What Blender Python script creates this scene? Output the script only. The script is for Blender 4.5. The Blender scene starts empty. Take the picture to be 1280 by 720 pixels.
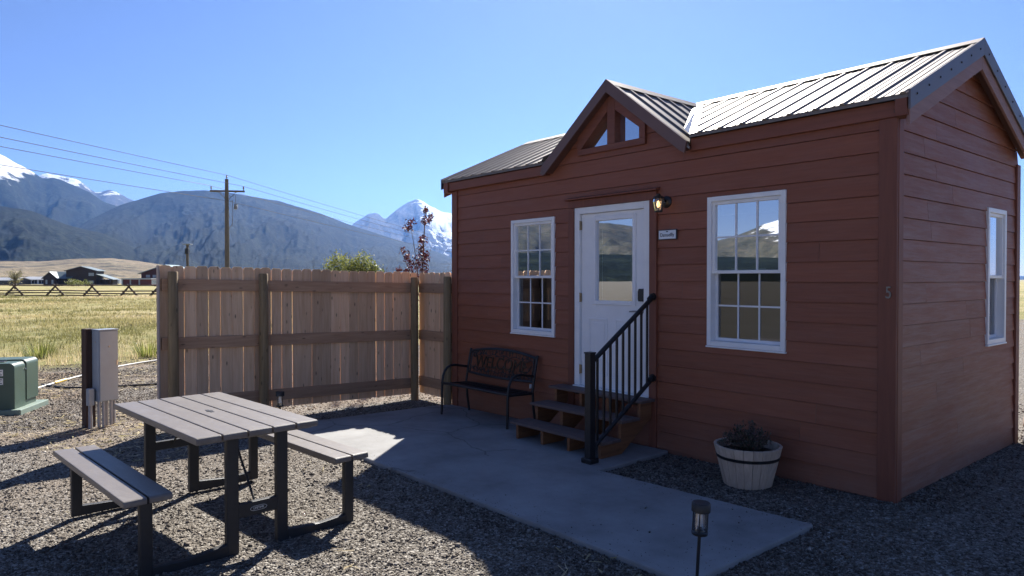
import bpy, math, random
import numpy as np
from mathutils import Vector, Matrix
random.seed(7); rng = np.random.default_rng(11)
scn = bpy.context.scene
COL = scn.collection
R = math.radians

# ------------------------------------------------------------------ camera
YAW = R(39.8); PITCH = math.atan(12/870.0)
CAM = Vector((2.26343, -5.77234, 1.75))
cam_d = bpy.data.cameras.new('camera'); cam = bpy.data.objects.new('camera', cam_d); COL.objects.link(cam)
cam.location = CAM
cam.rotation_euler = (math.pi/2-PITCH, 0, R(140.2-90))
cam_d.sensor_width = 36; cam_d.lens = 36*870/1280.0
cam_d.clip_start = 0.05; cam_d.clip_end = 60000
scn.camera = cam
FW0 = Vector((-math.cos(YAW), math.sin(YAW), 0)); RT = Vector((math.sin(YAW), math.cos(YAW), 0))

# ------------------------------------------------------------------ sky, sun, exposure
SUN_AZ = 131.5; SUN_EL = 38.4
world = bpy.data.worlds.new('World'); scn.world = world; world.use_nodes = True
wn = world.node_tree.nodes; wl = world.node_tree.links
for n in list(wn): wn.remove(n)
sky = wn.new('ShaderNodeTexSky'); sky.sky_type = 'NISHITA'; sky.sun_disc = False
sky.sun_elevation = R(SUN_EL); sky.sun_rotation = R(90-SUN_AZ)
sky.altitude = 2500; sky.air_density = 1.0; sky.dust_density = 1.1; sky.ozone_density = 6.0
bg = wn.new('ShaderNodeBackground'); bg.inputs['Strength'].default_value = 0.044
wo = wn.new('ShaderNodeOutputWorld')
tint = wn.new('ShaderNodeMix'); tint.data_type='RGBA'; tint.blend_type='MULTIPLY'; tint.inputs[0].default_value=1.0
tint.inputs[7].default_value=(1.10,.93,1.0,1)      # the camera's slightly magenta white balance
wl.new(sky.outputs[0], tint.inputs[6]); wl.new(tint.outputs[2], bg.inputs[0]); wl.new(bg.outputs[0], wo.inputs[0])
sd = bpy.data.lights.new('sun', 'SUN'); sd.energy = 5.0; sd.angle = R(0.53); sd.color = (1.0, 0.95, 0.87)
sun = bpy.data.objects.new('sun', sd); COL.objects.link(sun)
S = Vector((math.cos(R(SUN_AZ))*math.cos(R(SUN_EL)), math.sin(R(SUN_AZ))*math.cos(R(SUN_EL)), math.sin(R(SUN_EL))))
sun.rotation_euler = (-S).to_track_quat('-Z', 'Y').to_euler()
scn.view_settings.view_transform = 'Standard'; scn.view_settings.look = 'None'
scn.view_settings.exposure = 1.4; scn.view_settings.gamma = 1.0
scn.view_settings.use_curve_mapping = False
scn.cycles.max_bounces = 8; scn.cycles.transparent_max_bounces = 12; scn.cycles.volume_bounces = 0

# ------------------------------------------------------------------ mesh helpers
class MB:
    def __init__(s, T=None): s.V=[]; s.F=[]; s.R=[]; s.T=T; s.rv=None
    def add(s, vs, fs, rnd=None):
        b=len(s.V); r=random.random() if rnd is None else rnd
        for v in vs:
            v = s.T(*v) if s.T else v
            s.V.append(tuple(v))
        for f in fs: s.F.append(tuple(i+b for i in f)); s.R.append(r)
    def box(s, x0,x1,y0,y1,z0,z1, rnd=None):
        s.add([(x0,y0,z0),(x1,y0,z0),(x1,y1,z0),(x0,y1,z0),(x0,y0,z1),(x1,y0,z1),(x1,y1,z1),(x0,y1,z1)],
              [(0,3,2,1),(4,5,6,7),(0,1,5,4),(1,2,6,5),(2,3,7,6),(3,0,4,7)], rnd)
    def prism(s, poly, axis, a, b, rnd=None):
        n=len(poly)
        def P(u,v,w): return {'x':(w,u,v),'y':(u,w,v),'z':(u,v,w)}[axis]
        vs=[P(u,v,a) for u,v in poly]+[P(u,v,b) for u,v in poly]
        s.add(vs, [tuple(range(n))[::-1], tuple(range(n,2*n))]+[(i,(i+1)%n,n+(i+1)%n,n+i) for i in range(n)], rnd)
    def tube(s, pts, r, n=8, rnd=None, flat=None):
        pts=[Vector(p) for p in pts]; rr = r if isinstance(r,(list,tuple)) else [r]*len(pts)
        vs=[]; up=None
        for i,p in enumerate(pts):
            d=(pts[min(i+1,len(pts)-1)]-pts[max(i-1,0)]).normalized()
            if up is None:
                up = Vector((0,0,1)) if abs(d.z)<.9 else Vector((1,0,0))
            a=d.cross(up).normalized(); b=a.cross(d).normalized(); up=b
            for k in range(n):
                t=2*math.pi*(k+.5)/n
                vs.append(tuple(p+a*math.cos(t)*rr[i]+b*math.sin(t)*rr[i]*(flat or 1)))
        m=len(pts)
        fs=[(i*n+k, i*n+(k+1)%n, (i+1)*n+(k+1)%n, (i+1)*n+k) for i in range(m-1) for k in range(n)]
        fs += [tuple(range(n))[::-1], tuple(range((m-1)*n, m*n))]
        s.add(vs, fs, rnd)
    def lathe(s, prof, n=24, c=(0,0,0), rnd=None, sx=1, sy=1):
        vs=[]; m=len(prof)
        for r,z in prof:
            for k in range(n):
                t=2*math.pi*k/n; vs.append((c[0]+r*sx*math.cos(t), c[1]+r*sy*math.sin(t), c[2]+z))
        fs=[(i*n+k,i*n+(k+1)%n,(i+1)*n+(k+1)%n,(i+1)*n+k) for i in range(m-1) for k in range(n)]
        fs+=[tuple(range(n))[::-1], tuple(range((m-1)*n,m*n))]
        s.add(vs, fs, rnd)
    def quad(s, a,b,c,d, rnd=None): s.add([a,b,c,d],[(0,1,2,3)],rnd)
    def build(s, name, mat, parent=None, smooth=False, bevel=0, seg=2, fix=True):
        me=bpy.data.meshes.new(name); me.from_pydata(s.V,[],s.F)
        at=me.attributes.new('rnd','FLOAT','FACE'); at.data.foreach_set('value', s.R)
        if fix:
            import bmesh
            bm=bmesh.new(); bm.from_mesh(me); bmesh.ops.recalc_face_normals(bm, faces=bm.faces); bm.to_mesh(me); bm.free()
        o=bpy.data.objects.new(name, me); COL.objects.link(o)
        if mat: me.materials.append(mat)
        if smooth:
            me.polygons.foreach_set('use_smooth',[True]*len(me.polygons))
            if smooth=='auto':
                try: me.set_sharp_from_angle(angle=R(40))
                except Exception: pass
        if bevel:
            b=o.modifiers.new('bevel','BEVEL'); b.width=bevel; b.segments=seg; b.limit_method='ANGLE'; b.angle_limit=R(40)
        if parent: o.parent=parent
        return o
def np_mesh(name, V, F, mat, rnd=None, smooth=False):
    me=bpy.data.meshes.new(name); V=np.asarray(V,dtype=np.float32); F=np.asarray(F,dtype=np.int32)
    k=F.shape[1]; me.vertices.add(len(V)); me.vertices.foreach_set('co', V.ravel())
    me.loops.add(F.size); me.loops.foreach_set('vertex_index', F.ravel())
    me.polygons.add(len(F)); me.polygons.foreach_set('loop_start', np.arange(0,F.size,k,dtype=np.int32))
    if smooth: me.polygons.foreach_set('use_smooth', np.ones(len(F),dtype=bool))
    if rnd is not None:
        at=me.attributes.new('rnd','FLOAT','FACE'); at.data.foreach_set('value', np.asarray(rnd,dtype=np.float32))
    me.update(calc_edges=True)
    o=bpy.data.objects.new(name, me); COL.objects.link(o); me.materials.append(mat); return o
def tag(o, label=None, cat=None, group=None, kind=None):
    if label: o['label']=label
    if cat: o['category']=cat
    if group: o['group']=group
    if kind: o['kind']=kind
    return o
def empty(name, loc, rz=0, label=None, cat=None, group=None):
    o=bpy.data.objects.new(name,None); COL.objects.link(o); o.location=loc; o.rotation_euler=(0,0,rz); o.empty_display_size=.2
    return tag(o,label,cat,group)
def copy_tree(o, parent=None):
    c=o.copy(); COL.objects.link(c)
    if parent: c.parent=parent
    for ch in list(o.children): copy_tree(ch, c)
    return c
def text(body, size, mat, parent, mtx, ext=.002, name='lettering', sx=1):
    cu=bpy.data.curves.new(name,'FONT'); cu.body=body; cu.size=size; cu.align_x='CENTER'; cu.align_y='CENTER'; cu.extrude=ext
    t=bpy.data.objects.new('tmp_text',cu); COL.objects.link(t)
    dg=bpy.context.evaluated_depsgraph_get(); me=bpy.data.meshes.new_from_object(t.evaluated_get(dg))
    bpy.data.objects.remove(t); bpy.data.curves.remove(cu)
    me.transform(mtx @ Matrix.Diagonal((sx,1,1,1)))
    me.name=name; me.materials.clear(); me.materials.append(mat)
    o=bpy.data.objects.new(name,me); COL.objects.link(o); o.parent=parent; return o
def at_px(px,py,d):     # a world point seen at photo pixel (1280 x 720) at camera depth d
    f=FW0*math.cos(PITCH)-Vector((0,0,1))*math.sin(PITCH); u=Vector((0,0,1))*math.cos(PITCH)+FW0*math.sin(PITCH)
    return CAM+(f+RT*((px-640)/870.)+u*((360-py)/870.))*d

# numpy value noise
def _hash(ix,iy,seed):
    h=(ix.astype(np.int64)*374761393+iy.astype(np.int64)*668265263+seed*1442695041)&0x7fffffff
    h=((h^(h>>13))*1274126177)&0x7fffffff
    return ((h^(h>>16))&0xffff)/65535.0
def vnoise(x,y,seed=0):
    ix=np.floor(x); iy=np.floor(y); fx=x-ix; fy=y-iy
    fx=fx*fx*(3-2*fx); fy=fy*fy*(3-2*fy)
    a=_hash(ix,iy,seed); b=_hash(ix+1,iy,seed); c=_hash(ix,iy+1,seed); d=_hash(ix+1,iy+1,seed)
    return (a*(1-fx)+b*fx)*(1-fy)+(c*(1-fx)+d*fx)*fy
def fbm(x,y,seed=0,o=5,ridged=False):
    s=0; a=.5; t=0
    for i in range(o):
        n=vnoise(x,y,seed+i*17)
        if ridged: n=1-np.abs(2*n-1)
        s=s+a*n; t+=a; a*=.5; x=x*2.03+5.1; y=y*2.03+1.7
    return s/t

# ------------------------------------------------------------------ materials
class NT:
    def __init__(s, name):
        s.m=bpy.data.materials.new(name); s.m.use_nodes=True; s.n=s.m.node_tree.nodes; s.l=s.m.node_tree.links
        s.p=s.n['Principled BSDF']; s.out=s.n['Material Output']
    def node(s, t, **kw):
        n=s.n.new(t)
        for k,v in kw.items():
            if k.startswith('i_'):
                key=k[2:]; n.inputs[int(key) if key.isdigit() else key].default_value=v
            else: setattr(n,k,v)
        return n
    def link(s,a,b): s.l.new(a,b)
    def coord(s, scale=(1,1,1), rnd=False, world=False):
        if world: src=s.node('ShaderNodeNewGeometry').outputs['Position']
        else: src=s.node('ShaderNodeTexCoord').outputs['Object']
        if rnd:
            at=s.node('ShaderNodeAttribute', attribute_name='rnd')
            m=s.node('ShaderNodeMath', operation='MULTIPLY', i_1=37.0); s.link(at.outputs['Fac'], m.inputs[0])
            ad=s.node('ShaderNodeVectorMath', operation='ADD'); s.link(src, ad.inputs[0]); s.link(m.outputs[0], ad.inputs[1]); src=ad.outputs[0]
        mp=s.node('ShaderNodeMapping'); mp.inputs['Scale'].default_value=scale; s.link(src, mp.inputs[0]); return mp.outputs[0]
    def noise(s, co, scale=5, detail=4, rough=.55, dist=0):
        n=s.node('ShaderNodeTexNoise', i_Scale=scale, i_Detail=detail, i_Roughness=rough, i_Distortion=dist); s.link(co,n.inputs['Vector']); return n.outputs['Fac']
    def ramp(s, fac, stops):
        r=s.node('ShaderNodeValToRGB'); e=r.color_ramp.elements
        while len(e)<len(stops): e.new(.5)
        for i,(p,c) in enumerate(stops): e[i].position=p; e[i].color=tuple(c)+(1,) if len(c)==3 else c
        s.link(fac,r.inputs[0]); return r.outputs[0]
    def mix(s, fac, a, b, mode='MIX'):
        m=s.node('ShaderNodeMix', data_type='RGBA', blend_type=mode)
        for v,i in ((fac,0),(a,6),(b,7)):
            if isinstance(v,(int,float)): m.inputs[i].default_value=v
            elif isinstance(v,tuple): m.inputs[i].default_value=v+(1,) if len(v)==3 else v
            else: s.link(v,m.inputs[i])
        return m.outputs[2]
    def math(s, op, a, b=0.0, c=None):
        m=s.node('ShaderNodeMath', operation=op)
        for i,v in enumerate((a,b,c)):
            if v is None: continue
            if isinstance(v,(int,float)): m.inputs[i].default_value=v
            else: s.link(v,m.inputs[i])
        return m.outputs[0]
    def bump(s, h, strength=.3, dist=.01, prev=None):
        b=s.node('ShaderNodeBump', i_Strength=strength, i_Distance=dist); s.link(h,b.inputs['Height'])
        if prev: s.link(prev,b.inputs['Normal'])
        return b.outputs[0]
    def set(s, color=None, rough=None, metal=None, normal=None, spec=None):
        for k,v in (('Base Color',color),('Roughness',rough),('Metallic',metal),('Normal',normal),('Specular IOR Level',spec)):
            if v is None: continue
            if isinstance(v,tuple): s.p.inputs[k].default_value=v+(1,) if len(v)==3 else v
            elif isinstance(v,(int,float)): s.p.inputs[k].default_value=v
            else: s.link(v,s.p.inputs[k])
        return s.m
def plain(name,color,rough=.5,metal=0,var=.15,scale=8,bump=.0,spec=None):
    t=NT(name); co=t.coord()
    n=t.noise(co,scale,5); d=tuple(c*(1-var) for c in color); u=tuple(min(1,c*(1+var)) for c in color)
    c=t.ramp(n,[(.3,d),(.7,u)])
    nm=t.bump(t.noise(co,scale*12,3),bump,.003) if bump else None
    rr=t.math('MULTIPLY_ADD',n,.2,rough-.1)
    return t.set(c,rr,metal,nm,spec)
def wood(name, dark, light, grain='z', rough=.75, knots=0, bump=.25, rv=.35, streak=None):
    t=NT(name); st={'x':(1.2,16,16),'y':(16,1.2,16),'z':(16,16,1.2)}[grain]
    co=t.coord(st,rnd=True); n=t.noise(co,1.6,6,.6,.6); c=t.ramp(n,[(.25,dark),(.75,light)])
    at=t.node('ShaderNodeAttribute',attribute_name='rnd').outputs['Fac']
    v=t.math('MULTIPLY_ADD',at,rv,1-rv*.5)
    hs=t.node('ShaderNodeHueSaturation'); t.link(c,hs.inputs['Color']); t.link(v,hs.inputs['Value']); c=hs.outputs[0]
    if knots:
        co2=t.coord({'x':(3.2,9,9),'y':(9,3.2,9),'z':(9,9,3.2)}[grain],rnd=True)
        vo=t.node('ShaderNodeTexVoronoi',i_Scale=1.45); t.link(co2,vo.inputs['Vector'])
        k=t.ramp(vo.outputs['Distance'],[(.05,(1,1,1)),(.17,(0,0,0))]); k=t.math('MULTIPLY',k,knots)
        c=t.mix(k,c,tuple(x*.22 for x in dark))
    if streak:
        w=t.noise(t.coord((.7,.7,.7)),2.2,5,.6); w=t.ramp(w,[(.45,(0,0,0)),(.75,(1,1,1))]); w=t.math('MULTIPLY',w,.45); c=t.mix(w,c,streak)
    nm=t.bump(n,bump,.006)
    return t.set(c,rough,0,nm)

def m_siding(name, grain, streakamt):
    t=NT(name)
    st={'x':(.9,14,14),'y':(14,.9,14)}[grain]
    co=t.coord(st,rnd=True); g=t.noise(co,4,6,.65,.4)
    big=t.noise(t.coord((1,1,1)),1.3,5,.6)
    c=t.ramp(g,[(.25,(.205,.062,.030)),(.75,(.28,.090,.045))])
    at=t.node('ShaderNodeAttribute',attribute_name='rnd').outputs['Fac']
    hs=t.node('ShaderNodeHueSaturation'); t.link(c,hs.inputs['Color']); t.link(t.math('MULTIPLY_ADD',at,.17,.915),hs.inputs['Value']); c=hs.outputs[0]
    co2=t.coord({'x':(.7,3,9),'y':(3,.7,9)}[grain],rnd=True); w=t.noise(co2,2.4,8,.72,.2)
    w=t.ramp(w,[(.42,(0,0,0)),(.72,(1,1,1))]); w=t.math('MULTIPLY',w,streakamt)
    c=t.mix(w,c,(.35,.235,.20))
    sz=t.node('ShaderNodeSeparateXYZ'); t.link(t.coord((1,1,1)),sz.inputs[0])
    dm=t.math('MULTIPLY_ADD',sz.outputs[2],-1.9,.80); dm.node.use_clamp=True; dm=t.math('MULTIPLY',dm,t.math('MULTIPLY',t.noise(t.coord((4,4,6)),2.0,6,.7),.55)); c=t.mix(dm,c,(.23,.18,.15))
    rr=t.math('MULTIPLY_ADD',big,.25,.42)
    return t.set(c,rr,0,t.bump(g,.35,.004),.45)
M={}
M['siding_front']=m_siding('stained_lap_siding','x',.12)
M['siding_gable']=m_siding('weathered_sheen_lap_siding','y',.5)  # stronger pale streaks: weathering plus grazing sky sheen painted into the colour
M['trim']=wood('stained_trim_wood',(.165,.05,.028),(.23,.074,.042),'z',.55,0,.25,.15)
M['trim_x']=wood('stained_trim_board',(.165,.05,.028),(.23,.074,.042),'x',.55,0,.25,.15)
M['bargeboard']=wood('weathered_rake_board',(.21,.11,.095),(.29,.165,.145),'y',.6,0,.25,.15)
M['soffit']=wood('dark_soffit_wood',(.11,.05,.038),(.15,.068,.052),'y',.7,0,.2,.15)
M['roof']=plain('bronze_roof_metal',(.215,.18,.16),.56,.55,.10,3,.0)
M['roof_trim']=plain('bronze_trim_metal',(.13,.112,.115),.42,.35,.10,3,.0)
M['dormer_trim']=plain('brown_dormer_trim',(.16,.092,.08),.45,.15,.12,3,.0)
M['flash']=plain('bare_flashing',(.42,.41,.40),.35,.7,.1,4)
M['white']=plain('white_vinyl',(.84,.84,.84),.35,0,.03,5)
M['door']=plain('white_door_paint',(.83,.83,.84),.4,0,.03,5,.03)
M['grille']=plain('white_grille',(.76,.77,.80),.4,0,.04,5)
M['black']=plain('black_painted_steel',(.014,.014,.016),.42,0,.3,30,.15)
M['blackp']=plain('black_plastic',(.016,.016,.018),.45,0,.2,20)
M['frame']=plain('black_powder_coat',(.018,.018,.020),.5,0,.2,40,.3)
M['bronze']=plain('dark_bronze_metal',(.06,.045,.032),.4,.6,.3,20)
M['brass']=plain('hinge_brass',(.35,.27,.17),.35,.9,.2,20)
M['chrome']=plain('lever_metal',(.35,.33,.31),.3,.9,.1,20)
M['tread']=wood('composite_tread',(.095,.062,.056),(.145,.10,.09),'x',.7,0,.3,.1)
M['stringer']=wood('stained_stringer',(.16,.062,.025),(.30,.13,.055),'y',.7,.4,.3,.3)
M['picket']=wood('cedar_picket',(.64,.395,.225),(.86,.61,.40),'z',.8,.9,.3,.52)
M['rail']=wood('treated_rail',(.34,.19,.108),(.52,.33,.205),'y',.75,.7,.3,.3)
M['rail_x']=wood('treated_short_rail',(.34,.19,.108),(.52,.33,.205),'x',.75,.7,.3,.3)
M['post']=wood('treated_round_post',(.18,.122,.056),(.32,.228,.125),'z',.8,.8,.4,.2)
M['endboard']=wood('grey_end_board',(.36,.29,.25),(.47,.39,.34),'z',.8,.3,.3,.2)
M['greypost']=wood('weathered_pole_wood',(.09,.078,.066),(.19,.165,.14),'z',.85,.2,.4,.2)
M['log']=wood('weathered_log',(.05,.032,.023),(.16,.115,.085),'x',.85,.2,.4,.7)
M['creosote']=wood('dark_creosote_post',(.025,.013,.010),(.07,.036,.026),'z',.8,.2,.5,.2)
M['plastic']=NT('brown_lumber_plastic')
_t=M['plastic']; _c=_t.coord((30,5,30)); _n=_t.noise(_c,3,5,.6); _s=_t.noise(_t.coord((2.2,7,7)),1.6,7,.75,.6); _s=_t.math('MULTIPLY',_t.ramp(_s,[(.5,(0,0,0)),(.72,(1,1,1))]),.38)
M['plastic']=_t.set(_t.mix(_s,_t.ramp(_n,[(.3,(.125,.108,.096)),(.7,(.18,.157,.140))]),(.27,.245,.215)),_t.math('MULTIPLY_ADD',_n,.2,.36),0,_t.bump(_n,.25,.003))
M['grey_box']=plain('grey_powder_steel',(.26,.30,.35),.45,0,.06,6,.05)
M['pvc']=plain('grey_pvc',(.30,.30,.31),.5,0,.1,10)
M['green']=plain('green_utility_paint',(.058,.098,.07),.42,0,.12,4,.05)
M['greenpad']=plain('pale_green_pad',(.17,.23,.19),.7,0,.12,8,.1)
M['sticker']=plain('white_sticker',(.75,.75,.73),.5,0,.04,8)
M['ink']=plain('dark_ink',(.03,.035,.045),.5,0,.1,8)
M['signplate']=plain('white_sign_plate',(.72,.76,.80),.35,0,.04,8)
M['number']=plain('dull_number_metal',(.22,.21,.20),.4,.6,.1,20)
M['barrel']=wood('pale_barrel_stave',(.40,.31,.235),(.62,.50,.39),'z',.85,.15,.3,.25,streak=(.30,.20,.16))
M['soil']=plain('dark_soil',(.03,.022,.016),.95,0,.4,30,.6)
M['cable_w']=plain('white_cable',(.62,.60,.55),.6,0,.1,6)
M['cable_y']=plain('yellow_connector',(.65,.42,.05),.5,0,.1,6)
M['wire']=plain('line_wire',(.07,.07,.075),.6,.0,.05,1,0,.15)
M['interior']=plain('interior_panel',(.16,.12,.09),.8,0,.1,3)
M['blind']=plain('white_blind',(.70,.72,.75),.5,0,.03,5)
M['inswire']=plain('glazed_insulator',(.20,.20,.22),.3,0,.1,5)

def m_glass(name, tint, rmin, rmax):
    t=NT(name); t.n.remove(t.p)
    lw=t.node('ShaderNodeFresnel',i_IOR=1.5)
    f=t.node('ShaderNodeMapRange'); f.inputs[1].default_value=.04; f.inputs[2].default_value=.7; f.inputs[3].default_value=rmin; f.inputs[4].default_value=rmax
    t.link(lw.outputs[0],f.inputs[0])
    tr=t.node('ShaderNodeBsdfTransparent'); tr.inputs[0].default_value=tint+(1,)
    gl=t.node('ShaderNodeBsdfGlossy'); gl.inputs['Roughness'].default_value=.012; gl.inputs[0].default_value=(.95,.97,1,1)
    mx=t.node('ShaderNodeMixShader'); t.link(f.outputs[0],mx.inputs[0]); t.link(tr.outputs[0],mx.inputs[1]); t.link(gl.outputs[0],mx.inputs[2])
    t.link(mx.outputs[0],t.out.inputs[0]); return t.m
M['glass']=m_glass('window_glass',(.80,.86,.88),.80,.98)
M['glass_plain']=m_glass('plain_window_glass',(.70,.75,.78),.16,.9)
M['lampglass']=m_glass('lantern_glass',(.92,.88,.80),.12,.8)
M['clear']=m_glass('clear_plastic',(.95,.96,.97),.22,.9)
def m_emit(name,col,st):
    t=NT(name); t.n.remove(t.p); e=t.node('ShaderNodeEmission'); e.inputs[0].default_value=col+(1,); e.inputs[1].default_value=st
    t.link(e.outputs[0],t.out.inputs[0]); return t.m
M['bulb']=m_emit('lit_bulb',(1,.62,.28),1.5)

def m_leaf(name, stops, trans=.25, rough=.5):
    t=NT(name); at=t.node('ShaderNodeAttribute',attribute_name='rnd').outputs['Fac']
    c=t.ramp(at,stops); t.n.remove(t.p)
    d=t.node('ShaderNodeBsdfPrincipled',i_Roughness=rough); t.link(c,d.inputs['Base Color'])
    tl=t.node('ShaderNodeBsdfTranslucent'); t.link(c,tl.inputs[0])
    mx=t.node('ShaderNodeMixShader'); mx.inputs[0].default_value=trans; t.link(d.outputs[0],mx.inputs[1]); t.link(tl.outputs[0],mx.inputs[2])
    t.link(mx.outputs[0],t.out.inputs[0]); return t.m
M['leaf_green']=m_leaf('yellow_green_leaves',[(0,(.07,.10,.022)),(.5,(.19,.21,.05)),(1,(.38,.38,.12))],.45)
M['leaf_purple']=m_leaf('purple_leaves',[(0,(.030,.008,.012)),(.6,(.075,.016,.022)),(1,(.16,.04,.04))],.3)
M['leaf_pot']=m_leaf('dusty_plant_leaves',[(0,(.025,.034,.018)),(.6,(.07,.07,.045)),(1,(.20,.10,.09))],.2)
M['leaf_pale']=m_leaf('pale_autumn_leaves',[(0,(.13,.125,.05)),(1,(.34,.31,.14))],.3)
M['grass']=m_leaf('dry_grass_blades',[(0,(.20,.19,.07)),(.3,(.40,.35,.16)),(.65,(.60,.49,.29)),(1,(.74,.62,.44))],.45,.7)
M['stem']=plain('grey_bark',(.13,.10,.085),.85,0,.3,10,.3)

def m_ground():
    t=NT('gravel_and_grass_ground'); P=t.node('ShaderNodeNewGeometry').outputs['Position']
    sep=t.node('ShaderNodeSeparateXYZ'); t.link(P,sep.inputs[0]); X,Y=sep.outputs[0],sep.outputs[1]
    v=t.node('ShaderNodeTexVoronoi',i_Scale=55.0,i_Randomness=1.0); t.link(P,v.inputs['Vector'])
    v2=t.node('ShaderNodeTexVoronoi',i_Scale=95.0); t.link(P,v2.inputs['Vector'])
    s=t.node('ShaderNodeSeparateColor'); t.link(v.outputs['Color'],s.inputs[0])
    g=t.ramp(s.outputs[0],[(0,(.065,.055,.045)),(.35,(.14,.12,.10)),(.7,(.25,.225,.19)),(1,(.50,.47,.42))])
    s2=t.node('ShaderNodeSeparateColor'); t.link(v2.outputs['Color'],s2.inputs[0])
    g2=t.ramp(s2.outputs[1],[(0,(.055,.047,.04)),(.5,(.16,.14,.115)),(1,(.38,.35,.31))])
    g=t.mix(.4,g,g2)
    d=t.noise(P,.55,5,.6); d=t.ramp(d,[(.42,(0,0,0)),(.68,(1,1,1))])
    dirtmask=t.math('MULTIPLY',d,t.math('MULTIPLY_ADD',t.math('MULTIPLY',t.math('ADD',X,3.0),-.14),1.0,.15))
    dirtmask.node.use_clamp=True
    g=t.mix(t.math('MULTIPLY',dirtmask,.75),g,t.ramp(t.noise(P,30,4),[(.3,(.13,.085,.055)),(.7,(.36,.27,.185))]))
    # field
    f1=t.noise(P,.06,6,.62); f2=t.noise(P,1.1,6,.65); f3=t.noise(P,14,4,.7)
    f=t.ramp(t.math('ADD',t.math('MULTIPLY',f1,.55),t.math('MULTIPLY',f2,.45)),[(.33,(.13,.15,.045)),(.45,(.25,.24,.085)),(.55,(.42,.35,.17)),(.70,(.55,.45,.27))])
    f=t.mix(t.math('MULTIPLY',f3,.5),f,(.24,.20,.085))
    near=t.math('MULTIPLY_ADD',Y,-.5,-3.0); near.node.use_clamp=True
    g=t.mix(near,g,t.mix(.5,g,(.48,.43,.37)))  # out-of-view ground behind the camera, made paler to bounce light onto the wall
    dry=t.math('MULTIPLY_ADD',Y,-.25,-2.5); dry.node.use_clamp=True
    g=t.mix(t.math('MULTIPLY',dry,.8),g,t.ramp(t.noise(P,.35,5,.65),[(.35,(.04,.042,.028)),(.7,(.085,.08,.07))]))
    # region of gravel: everything this side of a wobbling edge
    wob=t.math('MULTIPLY_ADD',t.noise(P,.7,4,.6),2.4,-1.2)
    a=t.math('SUBTRACT',t.math('MULTIPLY',X,-1.0),15.0)
    a=t.math('MINIMUM',a,t.math('ADD',Y,14.0)); b=t.math('SUBTRACT',Y,34.0)
    k=t.math('ADD',t.math('MAXIMUM',a,b),wob)
    k=t.math('MULTIPLY_ADD',k,.8,.5); k.node.use_clamp=True
    c=t.mix(k,g,f)
    bh=t.math('MULTIPLY_ADD',v.outputs['Distance'],-1.0,t.math('MULTIPLY',v2.outputs['Distance'],-.5))
    nm=t.bump(bh,.9,.02)
    nm2=t.bump(f2,.5,.12,nm)
    return t.set(c,.95,0,nm2,.2)
M['ground']=m_ground()
def m_stones():
    t=NT('crushed_stone'); at=t.node('ShaderNodeAttribute',attribute_name='rnd').outputs['Fac']
    c=t.ramp(at,[(0,(.04,.035,.03)),(.25,(.09,.078,.066)),(.5,(.155,.135,.115)),(.72,(.24,.212,.18)),(.9,(.36,.33,.295)),(1,(.62,.59,.55))])
    n=t.noise(t.coord(),90,3); c=t.mix(t.math('MULTIPLY',n,.35),c,(.17,.14,.12)); mv=t.noise(t.coord(),.9,5,.65,.4); mv=t.ramp(mv,[(.35,(.56,.54,.52)),(.62,(.98,.95,.91))]); c=t.mix(1.0,c,mv,'MULTIPLY')
    return t.set(c,.85,0,None,.35)
M['stones']=m_stones()
def m_concrete():
    t=NT('broomed_concrete'); co=t.coord()
    n=t.noise(co,1.4,6,.65); f=t.noise(co,60,4,.7); br=t.noise(t.coord((3,90,3)),1.5,3)
    c=t.ramp(n,[(.30,(.18,.178,.176)),(.5,(.27,.268,.265)),(.72,(.35,.35,.35))])
    c=t.mix(t.math('MULTIPLY',f,.3),c,(.22,.215,.21))
    sp=t.node('ShaderNodeTexVoronoi',i_Scale=22.0); t.link(co,sp.inputs['Vector'])
    sm=t.ramp(sp.outputs['Distance'],[(.07,(1,1,1)),(.12,(0,0,0))]); ss=t.node('ShaderNodeSeparateColor'); t.link(sp.outputs['Color'],ss.inputs[0])
    sm=t.math('MULTIPLY',sm,t.math('GREATER_THAN',ss.outputs[0],.72)); c=t.mix(t.math('MULTIPLY',sm,.75),c,(.07,.06,.055))
    dn=t.node('ShaderNodeTexNoise',i_Scale=1.6,i_Detail=4.0); t.link(co,dn.inputs['Vector'])
    ad=t.node('ShaderNodeVectorMath',operation='MULTIPLY_ADD'); t.link(dn.outputs['Color'],ad.inputs[0]); ad.inputs[1].default_value=(.55,.55,0); t.link(co,ad.inputs[2])
    mp=t.node('ShaderNodeMapping'); mp.inputs['Scale'].default_value=(.62,.9,0); mp.inputs['Location'].default_value=(.3,.35,0); t.link(ad.outputs[0],mp.inputs[0])
    vc=t.node('ShaderNodeTexVoronoi',feature='DISTANCE_TO_EDGE',i_Scale=1.0); t.link(mp.outputs[0],vc.inputs['Vector'])
    cr=t.ramp(vc.outputs['Distance'],[(.0,(1,1,1)),(.011,(0,0,0))])
    sx=t.node('ShaderNodeSeparateXYZ'); t.link(co,sx.inputs[0])
    crm=t.math('LESS_THAN',sx.outputs[0],-3.2); cr=t.math('MULTIPLY',cr,crm)
    c=t.mix(t.math('MULTIPLY',cr,.55),c,(.05,.045,.04))
    return t.set(c,.85,0,t.bump(t.math('ADD',br,t.math('MULTIPLY',f,.6)),.25,.004),.3)
M['concrete']=m_concrete()
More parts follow.
